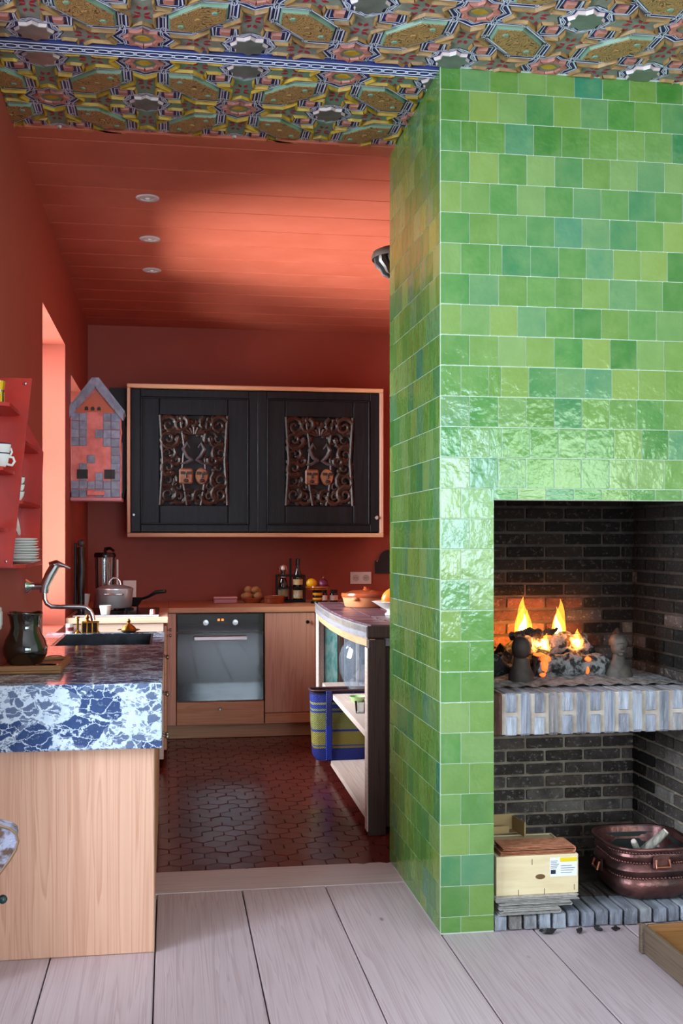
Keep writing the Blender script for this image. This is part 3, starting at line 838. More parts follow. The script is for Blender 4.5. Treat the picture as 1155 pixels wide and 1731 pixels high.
for x in (-.1, .1):
    m = MB(); m.T = Matrix.Translation((x, 0, .535)) @ Matrix.Rotation(PI/2, 4, 'X'); m.lathe([(.02, 0), (.018, .02), (.0001, .021)], 20)
    ob('dial', m, 'steel', cp, True)
for x in (-.012, .014): ob('display_digit', MB().box((x-.008, -.001, .545), (x+.008, 0, .56)), emit('orange_display', (1, .25, .04), 1.5), cp)
h = ob('oven_handle', MB().cbox((-.18, -.04, .415), (.18, -.026, .442), .004), M('white_satin_handle', '#dcdcdf', .3, .3), ov)
for x in (-.17, .155): ob('handle_bracket', MB().box((x, -.03, .42), (x+.015, .0, .437)), 'steel', h)
tc = root('tall_pine_cupboard', (.83, 7.9, 0), 'pine base cupboard with a plain door right of the oven', 'cupboard')
ob('carcass', lb(tc, (.652, CYF+.03, .1), (1.05, YB-.01, .86)), 'pine', tc)
d = ob('door', lb(tc, (.652, CYF, .172), (1.0, CYF+.025, .858)), 'pine', tc); knob(d, L((.944, CYF, .795), tc.location), (0, -1, 0), 'iron', .013, .034)
ob('lower_panel', lb(tc, (.652, CYF, .098), (1.0, CYF+.025, .168)), 'pinex', tc)
ob('filler_strip', lb(tc, (1.004, CYF, .098), (1.05, CYF+.025, .858)), 'pine', tc)
tag(ob('back_worktop', MB().cbox((-.002, CYF-.02, .864), (1.75, YB-.001, .899), .003).box((-.599, 7.47, .864), (-.002, YB-.001, .899)), 'pinex'), 'long pine worktop along the back wall above the oven', 'worktop')

# ---------------------------------------------------------------- carved wall cabinet
UX0, UX1, UZ0, UZ1, UY = -.296, 1.577, 1.38, 2.483, 8.0
uc = root('wall_cabinet', ((UX0+UX1)/2, 8.2, UZ0), 'wide wall cabinet with pine frame and two black carved doors', 'cabinet')
def ub(a, b, c=.004): return lb(uc, a, b, c)
ob('carcass', ub((UX0+.01, UY+.05, UZ0+.01), (UX1-.01, YB-.002, UZ1-.01)), 'lacquer', uc)
f = .03
for a, b in (((UX0, UY-.02, UZ1-f), (UX1, UY+.06, UZ1)), ((UX0, UY-.02, UZ0), (UX1, UY+.06, UZ0+f))): ob('frame_rail', ub(a, b), 'pinex', uc)
for a, b in (((UX0, UY-.02, UZ0+f), (UX0+f*.8, UY+.06, UZ1-f)), ((UX1-f, UY-.02, UZ0+f), (UX1, UY+.06, UZ1-f))): ob('frame_stile', ub(a, b), 'pine', uc)
def spiral(cx, cz, r, turns, dirn, ph, y, w, mb):
    pts = []; rs = []
    n = int(10*turns)
    for i in range(n+1):
        t = i/n; rr = r*(1-.88*t); a = ph+dirn*turns*2*PI*t
        pts.append((cx+rr*math.cos(a), y-.004*t, cz+rr*math.sin(a))); rs.append(w*(1-.55*t))
    mb.tube(pts, rs, 6)
def carved_door(x0, x1, ox0, ox1, yy, side):
    d = ob('door', ub((x0, yy+.03, UZ0+f+.004), (x1, yy+.036, UZ1-f-.004), .002), 'blackmat', uc)
    tag(d, 'black stained door with pierced carved panel')
    z0, z1 = UZ0+f+.006, UZ1-f-.006; sw = .07
    oz0, oz1 = 1.612, 2.262
    for a, b in (((x0, yy-.008, z0), (x0+sw, yy+.03, z1)), ((x1-sw, yy-.008, z0), (x1, yy+.03, z1))): ob('stile', ub(a, b), 'lacquer', d)
    for a, b in (((x0+sw, yy-.008, z1-sw*.8), (x1-sw, yy+.03, z1)), ((x0+sw, yy-.008, z0), (x1-sw, yy+.03, z0+sw*.8))): ob('rail', ub(a, b), 'lacquer', d)
    for a, b in (((x0+sw, yy-.002, z0+sw*.8), (ox0, yy+.03, z1-sw*.8)), ((ox1, yy-.002, z0+sw*.8), (x1-sw, yy+.03, z1-sw*.8)), ((ox0, yy-.002, oz1), (ox1, yy+.03, z1-sw*.8)), ((ox0, yy-.002, z0+sw*.8), (ox1, yy+.03, oz0))): ob('panel_board', ub(a, b, .006), 'lacquer', d)
    # raised moulding
    mm = MB(); q = .012
    for a, b in (((x0+sw, yy-.014, z0+sw*.8), (x0+sw+q, yy, z1-sw*.8)), ((x1-sw-q, yy-.014, z0+sw*.8), (x1-sw, yy, z1-sw*.8)), ((x0+sw+q, yy-.014, z1-sw*.8-q), (x1-sw-q, yy, z1-sw*.8)), ((x0+sw+q, yy-.014, z0+sw*.8), (x1-sw-q, yy, z0+sw*.8+q))): lb(uc, a, b, .003, mm)
    ob('moulding', mm, 'lacquer', d)
    # carved pierced centre: mirrored scrolls, crowned crest, masks
    cx, cz = (ox0+ox1)/2, (oz0+oz1)/2; W, H = (ox1-ox0)/2, (oz1-oz0)/2
    sc = MB(); sc2 = MB(); yv = yy-.004; g = random.Random(5)
    for s in (-1, 1):
        for (u, v, r, tn, ph) in ((.78, .83, .07, 1.4, .4), (.42, .85, .06, 1.3, 2), (.15, .72, .05, 1.2, 1), (.8, .5, .075, 1.5, 3), (.48, .52, .06, 1.3, .2), (.82, .16, .07, 1.4, 1.2), (.8, -.16, .065, 1.4, 4), (.82, -.48, .075, 1.5, 2.2), (.8, -.8, .07, 1.5, 1), (.48, -.86, .06, 1.4, 3), (.16, -.86, .055, 1.3, .8), (.5, -.62, .05, 1.2, 5), (.6, .0, .04, 1.2, 2.8)):
            spiral(cx+s*u*W*.93, cz+v*H*.95, r, tn, s, ph if s > 0 else PI-ph, yv+g.uniform(0, .012), .018, sc if g.random() < .6 else sc2)
            for k in range(6):
                a = g.uniform(0, 6.28); (sc if g.random() < .5 else sc2).ball((min(ox1-.02, max(ox0+.02, cx+s*u*W+math.cos(a)*r*.9)), yv+.01, min(oz1-.02, max(oz0+.02, cz+v*H+math.sin(a)*r*.9))), (g.uniform(.014, .026), .01, g.uniform(.014, .028)), 8, 6)
        sc.tube([(cx+s*.2*W, yv, cz-H), (cx+s*.35*W, yv, cz-.3*H), (cx+s*.28*W, yv, cz+.3*H), (cx+s*.4*W, yv, cz+.95*H)], .011, 6)
        sc.tube([(cx+s*.98*W, yv, cz-H), (cx+s*.9*W, yv, cz), (cx+s*.98*W, yv, cz+H)], .012, 6)
    sc.v = [L(v, uc.location) for v in sc.v]
    ob('carved_scrollwork', sc, 'carve', d, True)
    sc2.v = [L(v, uc.location) for v in sc2.v]; ob('carved_foliage', sc2, 'carvel', d, True)
    cr = MB()
    for k in range(7):
        a = PI*(.22+.56*k/6); cr.tube([(cx+.03*math.cos(a), yv-.006, cz+.17+.02), (cx+.10*math.cos(a), yv-.012, cz+.15+.09*math.sin(a))], [.008, .012], 6)
    cr.v = [L(v, uc.location) for v in cr.v]; ob('crown_crest', cr, 'carvel', d, True)
    bi = MB()
    for s in (-1, 1):
        bi.tube([(cx+s*.015, yv-.008, cz+.0), (cx+s*.05, yv-.014, cz+.03), (cx+s*.075, yv-.014, cz+.08), (cx+s*.05, yv-.014, cz+.125), (cx+s*.028, yv-.012, cz+.09)], [.012, .016, .018, .014, .007], 8)
        bi.tube([(cx+s*.01, yv-.01, cz+.01), (cx+s*.06, yv-.01, cz-.02), (cx+s*.1, yv-.008, cz-.025)], [.012, .012, .006], 6)
    bi.v = [L(v, uc.location) for v in bi.v]; ob('curled_crest', bi, 'carvegrey', d, True)
    for s in (-1, 1):
        mk = MB(); mx, mz = cx+s*.058, cz-.115
        if s < 0: mk.cbox((mx-.05, yv-.022, mz-.055), (mx+.05, yv, mz+.055), .012)
        else: mk.prism([(mx+.053*math.cos(a)*(1 if math.sin(a) > 0 else .9), mz+.062*math.sin(a)) for a in [k*PI/10 for k in range(20)]], yv, yv-.02, 'xz', .01)
        mk.v = [L(v, uc.location) for v in mk.v]; k_ = ob('mask', mk, 'mask', d)
        fe = MB()
        for e in (-1, 1): fe.cbox((mx+e*.023-.018, yv-.026, mz+.012), (mx+e*.023+.018, yv-.02, mz+.032), .004)
        fe.tube([(mx, yv-.024, mz+.02), (mx, yv-.028, mz-.012)], [.005, .009], 6); fe.ball((mx, yv-.022, mz-.033), (.02, .006, .014), 10, 6)
        fe.v = [L(v, uc.location) for v in fe.v]; ob('mask_features', fe, 'carve', k_)
    kx = x0+.012 if side < 0 else x1-.035
    knob(d, L((kx+.01, yy-.008, 1.54 if side < 0 else 1.525), uc.location), (0, -1, 0), 'chrome', .012 if side < 0 else .016, .03)
carved_door(UX0+.026, .648, -.066, .428, UY+.012, -1)
carved_door(.640, UX1-.032, .845, 1.35, UY-.004, 1)
# dark bracket to the left of the cabinet
br = root('carved_bracket', (-.36, 8.2, 1.65), 'dark carved wooden bracket squeezed between bird house and wall cabinet', 'bracket')
pr = [(-.07, .82), (.062, .82), (.05, .72), (.062, .66), (.045, .56), (.064, .46), (.05, .3), (.06, .12), (.03, 0), (-.07, 0)]
ob('board', MB().prism(pr, -.06, .198, 'xz', .004), 'blackmat', br)
ob('pale_edge', MB().cbox((.008, -.075, .05), (.026, -.06, .42), .003), 'palewood', br)

# ---------------------------------------------------------------- bird house with slates
bh_ = root('bird_house', (-.445, 6.9, 1.62), 'house-shaped wall box with grey slates and peeling pink paint', 'bird house')
HW, HH, GA = .148, .53, .735
body = [(-HW, 0), (HW, 0), (HW, HH), (0, GA-.03), (-HW, HH)]
ob('wall_box', MB().prism(body, .002, .2, 'xz'), 'rose', bh_)
ob('gable', MB().prism([(-HW+.02, HH-.005), (HW-.03, HH-.005), (.0, GA-.085)], -.012, .002, 'xz', .002), M('salmon_painted_gable', '#c96f55', .7), bh_)
for s in (-1, 1):
    r_ = ob('roof_slope', MB().prism([(0, GA), (0, GA-.055), (s*(HW+.012), HH-.035), (s*(HW+.03), HH+.0), (s*.02, GA)], -.035, .21, 'xz', .003), 'slate', bh_)
    for k in range(3):
        t0, t1 = k/3+.02, (k+1)/3
        x0_, x1_ = s*(HW+.02)*t0, s*(HW+.02)*t1
        q0, q1 = GA-(GA-HH-.0)*t0, GA-(GA-HH)*t1
        ob('roof_slate', MB().prism([(x0_, q0), (x0_, q0-.062), (x1_, q1-.062), (x1_, q1)], -.041, -.036, 'xz', .001), 'slate', r_)
cols = [-HW, -.1, -.052, -.004, .044, .092, HW]
for i in range(6):
    for k in range(10):
        a, b = cols[i]+.001, cols[i+1]-.001; z0 = k*.0525+R.uniform(-.003, .003); z1 = z0+.05
        inside = (i in (2, 3) and 3 <= k <= 9) or (k in (5, 4) and i in (0, 1, 2, 3, 4)) or (i == 2 and k == 0) or (i == 3 and k == 0) or (i in (0, 4) and k in (3, 2)) or (i == 2 and k == 2)
        if inside and R.random() < .93: continue
        ob('wall_slate', MB().cbox((a, -.007, z0), (b, .002, min(z1, HH-.01)), .002), 'slate', bh_)
for x in (-.112, .052): ob('window_hole', MB().box((x, -.009, .115), (x+.064, .001, .172)), 'blackmat', bh_)
for x in (-.055, -.018, .02): ob('arched_hole', MB().prism([(x-.011, HH+.005), (x+.011, HH+.005)]+[(x+.011*math.cos(a), HH+.018+.011*math.sin(a)) for a in [k*PI/6 for k in range(7)]], -.014, -.011, 'xz'), 'black', bh_)
ob('base_board', MB().cbox((-HW-.004, -.03, -.022), (HW+.012, .2, 0), .004), 'pinkenamel', bh_)
ob('perch', MB().cbox((-.05, -.04, .012), (.055, -.007, .04), .003), 'rose', bh_)
m = MB(); g = random.Random(3)
m.tube([(HW+.004, .0, .0)]+[(HW+.004+g.uniform(-.005, .005), -.004, .05*k) for k in range(1, 11)], .005, 6); ob('edge_bead', m, 'rose', bh_)

# ---------------------------------------------------------------- red wall rack with crockery
rk = root('wall_rack', (-.6, 4.15, 1.26), 'red enamel wall rack with narrow ledges for cups and plates', 'shelf')
dv = [(.004, 0), (.06, 0), (.127, .66), (.004, .66)]
ob('divider_board', MB().prism(dv, -.2, -.186, 'xz', .001), 'redenamel', rk)
ob('back_board', MB().cbox((.002, -.55, .0), (.012, .42, .655), .002), 'redenamel', rk)
ob('far_side', MB().prism([(.004, -.0), (.08, .0), (.1, .45), (.004, .62)], .4, .414, 'xz', .001), 'redenamel', rk)
def ledge(y0, y1, z, w, nm='ledge'):
    p = [(.012, y0), (w-.03, y0), (w, y0+.03), (w, y1-.03), (w-.03, y1), (.012, y1)]
    return ob(nm, MB().prism(p, z-.012, z, 'xy'), 'redenamel', rk)
ledge(-.52, -.2, .538, .092); ledge(-.52, -.2, .332, .072); ledge(-.52, -.2, .135, .05)
ledge(-.186, .4, .455, .088); ledge(-.186, .4, .235, .09); ledge(-.186, .4, .008, .1)
for z in (.64, .02): ob('screw', MB().ball((.105 if z > .3 else .04, -.203, z), .006, 8, 6), 'chrome', rk)
def cup(name, loc, r, h, label, saucer=False, grp=None, rz=0):
    o = root(name, loc, label, 'cup', rz, grp)
    ob('bowl', MB().lathe([(.0001, 0), (r*.5, 0), (r*.55, .004), (r*.85, h*.4), (r, h), (r*.94, h), (r*.8, h*.42), (r*.45, .008), (.0001, .008)], 24), 'china', o, True)
    ob('rim', MB().tube([(r*.975*math.cos(a), r*.975*math.sin(a), h) for a in [k*2*PI/24 for k in range(24)]], .0022, 6, True), 'navyline', o, True)
    ob('handle', MB().tube([(r*.9, 0, h*.8), (r*1.3, 0, h*.75), (r*1.42, 0, h*.5), (r*1.2, 0, h*.25), (r*.75, 0, h*.3)], .0045, 8), 'china', o, True)
    return o
cup('tea_cup', (-.563, 3.8, 1.592), .036, .052, 'white tea cup with dark rim at the bottom of the stacked pair')
cup('tea_cup', (-.562, 3.8, 1.628), .040, .048, 'white tea cup with dark rim stacked on top of another cup', rz=.9)
tg = root('tea_glass', (-.561, 3.79, 1.798), 'small tea glass with yellow and gilt band on the red rack', 'glass')
ob('glass_body', MB().lathe([(.0001, 0), (.016, 0), (.017, .05), (.0225, .088), (.021, .088), (.0155, .05), (.0145, .004), (.0001, .004)], 20), 'glass', tg, True)
ob('gilt_band', MB().lathe([(.0183, .057), (.0228, .086)], 20), 'gold', tg, True)
for k in range(6): ob('gilt_stripe', MB().box((.0165, -.003, .004), (.0185, .003, .05)), 'gold', tg, rot=(0, 0, k*PI/3))
o = root('tiny_picture', (-.574, 3.74, 1.395), 'tiny white picture frame on the lowest near ledge of the red rack', 'picture frame')
ob('frame', MB().cbox((-.012, -.006, 0), (.014, .006, .035), .003), 'china', o); ob('picture', MB().box((-.006, -.0075, .008), (.008, -.006, .027)), 'navyline', o)
for k in range(9):
    r = .062-.001*k
    p = tag(ob('plate', MB().lathe([(.0001, 0), (r*.6, 0), (r, .011), (r*.98, .013), (r*.58, .003), (.0001, .003)], 24), 'china', None, True, (-.532+R.uniform(-.004, .004), 4.18+.008*k*0+R.uniform(-.01, .01), 1.2695+.0098*k)), '%s white plate from the bottom of the stack on the red rack' % ('lowest', 'second', 'third', 'fourth', 'fifth', 'sixth', 'seventh', 'eighth', 'ninth and topmost')[k], 'plate', 'stacked white plates')
    p.rotation_euler = (R.uniform(-.03, .03), R.uniform(-.03, .03), 0)
p = tag(ob('plate', MB().lathe([(.0001, 0), (.035, 0), (.058, .009), (.057, .011), (.034, .003), (.0001, .003)], 24), 'china', None, True, (-.569, 4.2, 1.425), (0, 1.35, 0)), 'white plate standing upright behind the plate stack', 'plate')
for k, (dz, r) in enumerate(((0, .03), (.026, .031), (.052, .032))):
    b = root('small_bowl', (-.553, 4.15, 1.497+dz), 'small white bowl, %s of the nested column on the middle ledge' % ('lowest', 'second', 'topmost')[k], 'bowl')
    ob('bowl', MB().lathe([(.0001, 0), (r*.5, 0), (r*.9, .02), (r, .036), (r*.94, .036), (r*.8, .02), (.0001, .006)], 20), 'china', b, True)
    ob('rim', MB().tube([(r*.97*math.cos(a), r*.97*math.sin(a), .036) for a in [q*2*PI/20 for q in range(20)]], .0015, 6, True), 'navyline', b, True)
o = root('light_switch', (-.599, 4.02, 1.075), 'white light switch on the red wall beside the jug', 'switch')
ob('plate', MB().cbox((0, -.04, -.04), (.008, .04, .04), .003), 'plastic', o); ob('rocker', MB().cbox((.008, -.025, -.025), (.013, .025, .025), .002), 'plastic', o)

# ---------------------------------------------------------------- tap, jug, tray
tp = root('wall_tap', (-.6, 4.8, 1.16), 'chrome wall-mounted mixer tap with long swan spout over the sink', 'tap')
m = MB(); m.T = Matrix.Rotation(PI/2, 4, 'Y'); m.lathe([(.0001, .001), (.033, .001), (.03, .008), (.018, .02), (.013, .045), (.0001, .045)], 24); ob('wall_rose', m, 'chrome', tp, True)
m = MB(); m.tube([(.035, 0, 0), (.075, 0, 0)], .015, 14).tube([(.075, 0, -.03), (.078, 0, .0), (.10, 0, .05), (.122, 0, .088)], [.018, .02, .021, .02], 16); ob('valve_body', m, 'chrome', tp, True)
ob('lever', MB().tube([(.098, 0, .088), (.125, 0, .096), (.16, -.01, .085), (.185, -.015, .074)], [.014, .016, .008, .005], 10), 'chrome', tp, True)
ob('spout', MB().tube([(.076, 0, -.02), (.078, 0, -.055), (.086, 0, -.075), (.105, 0, -.088), (.14, 0, -.09), (.225, 0, -.09), (.25, 0, -.094), (.268, 0, -.108), (.276, 0, -.128), (.28, 0, -.15)], .0098, 12), 'chrome', tp, True)
jg = root('glazed_jug', (-.515, 4.1, .905), 'dark brown glazed pottery jug with flared neck on the wooden tray', 'jug')
ob('body', MB().lathe([(.0001, 0), (.054, 0), (.062, .006), (.077, .036), (.079, .06), (.07, .09), (.056, .116), (.051, .135), (.056, .168), (.061, .184), (.056, .184), (.046, .136), (.05, .116), (.0001, .1)], 36), 'darkjug', jg, True)
ob('lip', MB().tube([(.0585*math.cos(a), .0585*math.sin(a), .183+.004*math.sin(3*a)) for a in [k*2*PI/30 for k in range(30)]], .004, 8, True), 'darkjug', jg, True)
ob('handle', MB().tube([(.02, .05, .165), (.03, .085, .16), (.03, .09, .11), (.02, .072, .075)], .009, 8), 'darkjug', jg, True)
tr_ = root('wooden_tray', (-.476, 4.12, .8895), 'small wooden tray with tiles holding the jug beside the sink', 'tray')
ob('base', MB().cbox((-.115, -.205, 0), (.105, .17, .01), .002), 'traywood', tr_)
for a, b in (((-.115, -.205, .01), (.105, -.19, .028)), ((-.115, .155, .01), (.105, .17, .022)), ((.09, -.19, .01), (.105, .155, .024))): ob('rim_bar', MB().cbox(a, b, .002), 'traywood', tr_)
ob('inset_tile', MB().cbox((-.11, -.185, .01), (.0, -.06, .015), .002), 'tcraw', tr_)
ds = tag(ob('ink_dish', MB().lathe([(.0001, 0), (.032, 0), (.043, .012), (.044, .014), (.04, .014), (.03, .004), (.0001, .004)], 24), 'black', None, True, (-.43, 3.99, .8995)), 'small black dish on the wooden tray beside the jug', 'dish')
tag(ob('wire_ring', MB().tube([(.035*math.cos(a), .05*math.sin(a), .003+.004*math.sin(a)) for a in [k*2*PI/20 for k in range(20)]], .002, 6, True), 'iron', None, True, (-.445, 4.42, .8895)), 'thin bent wire ring lying behind the tray', 'wire')

# ---------------------------------------------------------------- small things behind the sink
def brass_set():
    o = root('brass_holder', (-.37, 5.635, .889), 'brass and glass candle holder on the marble behind the sink', 'candle holder')
    ob('box', MB().cbox((-.06, -.022, 0), (.02, .022, .05), .004), M('smoked_glass_panel', '#3a2418', .15), o)
    ob('frame', MB().cbox((-.064, -.026, .05), (.024, .026, .058), .003).cbox((-.064, -.026, 0), (.024, .026, .006), .002), 'brass', o)
    for k in range(4): ob('post', MB().tube([(-.06+.026*k, -.024, 0), (-.06+.026*k, -.024, .055)], .003, 6), 'brass', o)
    ob('finial', MB().lathe([(.016, .058), (.006, .068), (.011, .078), (.004, .09), (.0001, .094)], 12, (-.035, 0, 0)), 'brass', o, True)
brass_set()
o = root('brass_candlestick', (-.452, 5.632, .889), 'slim brass candlestick left of the brass holder', 'candlestick')
ob('stem', MB().lathe([(.016, 0), (.014, .006), (.006, .012), (.006, .06), (.009, .066), (.005, .072), (.0001, .074)], 14), 'brass', o, True); ob('drip_cup', MB().lathe([(.004, .072), (.011, .078), (.01, .082), (.0001, .078)], 14), 'brass', o, True)
o = root('white_salt_jar', (-.492, 5.64, .889), 'little white jar with red print beside the brass candlestick', 'jar')
ob('body', MB().lathe([(.018, 0), (.019, .004), (.019, .042), (.016, .048), (.0001, .048)], 18), 'china', o, True); ob('red_band', MB().lathe([(.0195, .012), (.0195, .03)], 18), 'crimson', o, True)
o = root('brass_lidded_dish', (-.2, 5.632, .889), 'small ornate brass dish with knobbed lid at the back of the sink', 'dish')
ob('saucer', MB().lathe([(.03, 0), (.04, .008), (.058, .014), (.056, .016), (.0001, .01)], 24), 'brass', o, True); ob('lid', MB().lathe([(.038, .016), (.03, .03), (.012, .042), (.006, .048), (.01, .058), (.004, .068), (.0001, .07)], 20), 'brass', o, True)

# ---------------------------------------------------------------- hob, pots, blender
hb = root('gas_hob', (-.3, 7.0, .9), 'black glass gas hob with steel edge on the pale worktop', 'hob')
ob('glass_plate', MB().cbox((-.26, -.37, 0), (.24, .36, .012), .004), 'black', hb); ob('steel_edge', MB().cbox((-.262, -.376, 0), (.242, -.37, .013), .002), 'steel', hb)
for x, y in ((-.03, -.1), (.03, .17)):
    bn = ob('burner', MB().lathe([(.05, .012), (.045, .022), (.02, .026), (.0001, .026)], 20, (x, y, 0)), 'blackmat', hb, True)
    for k in range(4):
        a = k*PI/2+PI/4; ob('pan_support', MB().tube([(x+.03*math.cos(a), y+.03*math.sin(a), .036), (x+.1*math.cos(a), y+.1*math.sin(a), .036), (x+.1*math.cos(a), y+.1*math.sin(a), .012)], .004, 6), 'iron', hb)
for y in (-.3, -.2): ob('control_knob', MB().lathe([(.019, .012), (.017, .034), (.0001, .035)], 18, (.2, y, 0)), 'chrome', hb, True)
pt = root('saucepan', (-.33, 6.9, .9405), 'brushed steel saucepan with looped lid on the gas hob', 'saucepan')
ob('body', MB().lathe([(.0001, 0), (.095, 0), (.104, .01), (.112, .11), (.1135, .114), (.108, .114), (.1, .012), (.0001, .012)], 40), 'steel', pt, True)
ld = ob('lid', MB().lathe([(.114, .114), (.114, .119), (.09, .13), (.04, .141), (.0001, .143)], 40), 'steel', pt, True)
ob('lid_loop', MB().tube([(-.036, 0, .138), (-.03, 0, .165), (-.012, 0, .183), (.012, 0, .183), (.03, 0, .165), (.036, 0, .138)], .006, 10), 'chrome', ld, True)
ob('side_handle', MB().tube([(-.055, -.1, .085), (-.05, -.13, .088), (0, -.14, .088), (.05, -.13, .088), (.055, -.1, .085)], .0055, 8), 'chrome', pt, True)
fp = root('frying_pan', (-.27, 7.17, .9405), 'black frying pan with raised handle behind the steel saucepan', 'pan')
ob('dish', MB().lathe([(.0001, 0), (.08, 0), (.11, .045), (.107, .045), (.078, .006), (.0001, .006)], 30), 'blackmat', fp, True)
ob('handle', MB().tube([(.1, -.02, .04), (.14, -.05, .055), (.19, -.09, .085), (.25, -.12, .092)], [.009, .009, .013, .012], 10), 'blackmat', fp, True)
o = tag(ob('white_cup', MB().lathe([(.0001, 0), (.026, 0), (.036, .055), (.034, .055), (.024, .004), (.0001, .004)], 24), 'china', None, True, (-.375, 6.68, .9125)), 'plain white cup on the front of the gas hob', 'cup')
bl_ = root('blender', (-.42, 7.445, .899), 'glass jug blender with black lid standing behind the saucepan', 'blender')
ob('motor_base', MB().lathe([(.075, 0), (.078, .01), (.066, .1), (.05, .12), (.0001, .12)], 28), 'steel', bl_, True)
ob('jug', MB().lathe([(.05, .12), (.062, .14), (.068, .35), (.064, .35), (.058, .145), (.0001, .13)], 28), 'glass', bl_, True)
l_ = ob('lid', MB().lathe([(.071, .345), (.073, .362), (.066, .375), (.0001, .38)], 28), 'black', bl_, True)
ob('lid_lever', MB().tube([(0, 0, .38), (.005, 0, .4), (.035, -.01, .405), (.06, -.02, .385)], [.012, .014, .01, .008], 8), 'black', l_, True)
for a in range(6): ob('jug_rib', MB().tube([(.058, 0, .15), (.065, 0, .345)], .003, 6), 'china', bl_, True, rot=(0, 0, a*PI/3+.3))
ob('grip', MB().cbox((.075, -.02, .14), (.088, -.005, .33), .003), 'china', bl_)
tag(ob('paper_card', MB().cbox((-.045, -.002, 0), (.045, .004, .18), .001), 'labelw', None, False, (-.27, 7.75, .8995), (-.18, 0, 0)), 'plain white card leaning behind the saucepan', 'card')
tag(ob('white_cone_cup', MB().lathe([(.0001, 0), (.015, 0), (.03, .1), (.028, .1), (.013, .004), (.0001, .004)], 18), 'china', None, True, (-.53, 7.2, .9125)), 'tall narrow white beaker left of the saucepan', 'beaker')
sp = root('carved_pole', (-.54, 7.0, .9), 'dark knobbly carved wooden pole standing in the hob corner', 'carved pole')
g = random.Random(4); ob('shaft', MB().tube([(g.uniform(-.003, .003), 0, .013+.04*k) for k in range(11)], [.026+g.uniform(-.005, .004) for k in range(11)], 10), 'carve', sp, True)
ob('head', MB().ball((0, 0, .44), (.024, .024, .022), 12, 8, .08, 4), 'carvegrey', sp, True)
ob('back_slat', MB().cbox((-.045, .0, .0125), (-.028, .02, .44), .004), 'blackmat', sp)

# ---------------------------------------------------------------- things on the back worktop
ZW = .8995
o = root('pink_tin', (.405, 8.0, ZW), 'low pink rectangular tin at the left of the back worktop things', 'tin')
ob('box', MB().cbox((-.085, -.05, 0), (.085, .05, .034), .006), 'pinkbox', o); ob('lid', MB().cbox((-.088, -.053, .034), (.088, .053, .048), .005), M('pale_pink_lid', '#c9959a', .35), o)
tag(ob('potato_bowl', MB().lathe([(.0001, 0), (.055, 0), (.085, .035), (.083, .038), (.053, .008), (.0001, .008)], 28), 'terracotta', None, True, (.605, 8.03, ZW)), 'brown earthenware bowl heaped with potatoes', 'bowl')
for k, (x, y, z, a) in enumerate(((-.042, -.02, .048, 0), (.045, -.02, .05, 1), (.0, .035, .052, 2), (.03, .0, .092, .5), (-.028, .008, .094, 1.6))):
    p = ob('potato', MB().ball((0, 0, 0), (.042, .031, .029), 14, 10, .05, k), 'potato', None, True, (.605+x, 8.03+y, ZW+z), (0, 0, a))
    tag(p, ('left potato of the lower layer in the brown bowl', 'right potato of the lower layer in the brown bowl', 'potato at the back of the brown bowl', 'upper right potato on the heap', 'upper left potato on the heap')[k], 'potato', 'potatoes in the brown bowl')
o = root('cazuela_dish', (.755, 7.93, ZW), 'round brown glazed cooking dish right of the potatoes', 'dish')
ob('bowl', MB().lathe([(.0001, 0), (.066, 0), (.072, .008), (.076, .05), (.079, .056), (.07, .056), (.066, .012), (.0001, .012)], 32), 'terracotta', o, True)
for k in range(3): ob('ridge', MB().tube([((.0735+.001*k)*math.cos(a), (.0735+.001*k)*math.sin(a), .018+.012*k) for a in [q*2*PI/32 for q in range(32)]], .002, 6, True), 'terracotta', o, True)
o = root('bottle_rack', (.89, 8.06, ZW), 'black iron bottle carrier with tall central handle', 'bottle rack')
for z in (.004, .1, .19):
    for y in (-.045, .045): ob('rail', MB().cbox((-.105, y-.003, z), (.105, y+.003, z+.014), .002), 'iron', o)
    for x in (-.105, .0985): ob('end_rail', MB().cbox((x, -.042, z), (x+.0065, .042, z+.014), .002), 'iron', o)
ob('base', MB().cbox((-.1, -.042, 0), (.1, .042, .004), .001), 'iron', o)
ob('handle_post', MB().cbox((-.009, -.006, .004), (.009, .006, .325), .003), 'iron', o)
for x in (-.1025, .1025):
    for y in (-.045, .045): ob('corner_post', MB().cbox((x-.004, y-.004, 0), (x+.004, y+.004, .2), .001), 'iron', o)
o = root('swing_top_bottle', (.835, 8.06, ZW+.0045), 'dark swing-top bottle with cream neck in the left of the iron carrier', 'bottle')
ob('glass', MB().lathe([(.0001, 0), (.034, 0), (.036, .006), (.036, .12), (.03, .15), (.015, .185), (.013, .235), (.0001, .235)], 24), 'bottleglass', o, True)
ob('neck_label', MB().lathe([(.0185, .175), (.0143, .2)], 20), 'labelw', o, True); ob('label', MB().lathe([(.0365, .04), (.0365, .1)], 24), M('faded_label', '#8d8a6a', .6), o, True)
ob('stopper', MB().lathe([(.015, .235), (.016, .25), (.01, .262), (.0001, .264)], 14), 'china', o, True); ob('wire_bail', MB().tube([(-.016, 0, .2), (-.03, 0, .225), (-.02, 0, .262), (0, 0, .27), (.02, 0, .262), (.03, 0, .225), (.016, 0, .2)], .002, 6), 'chrome', o, True)
o = root('oil_bottle', (.945, 8.06, ZW+.0045), 'tall dark oil bottle with yellow labels in the right of the iron carrier', 'bottle')
ob('glass', MB().lathe([(.0001, 0), (.034, 0), (.036, .006), (.036, .17), (.03, .2), (.016, .235), (.014, .3), (.0155, .3), (.0155, .315), (.0001, .316)], 24), 'bottleglass', o, True)
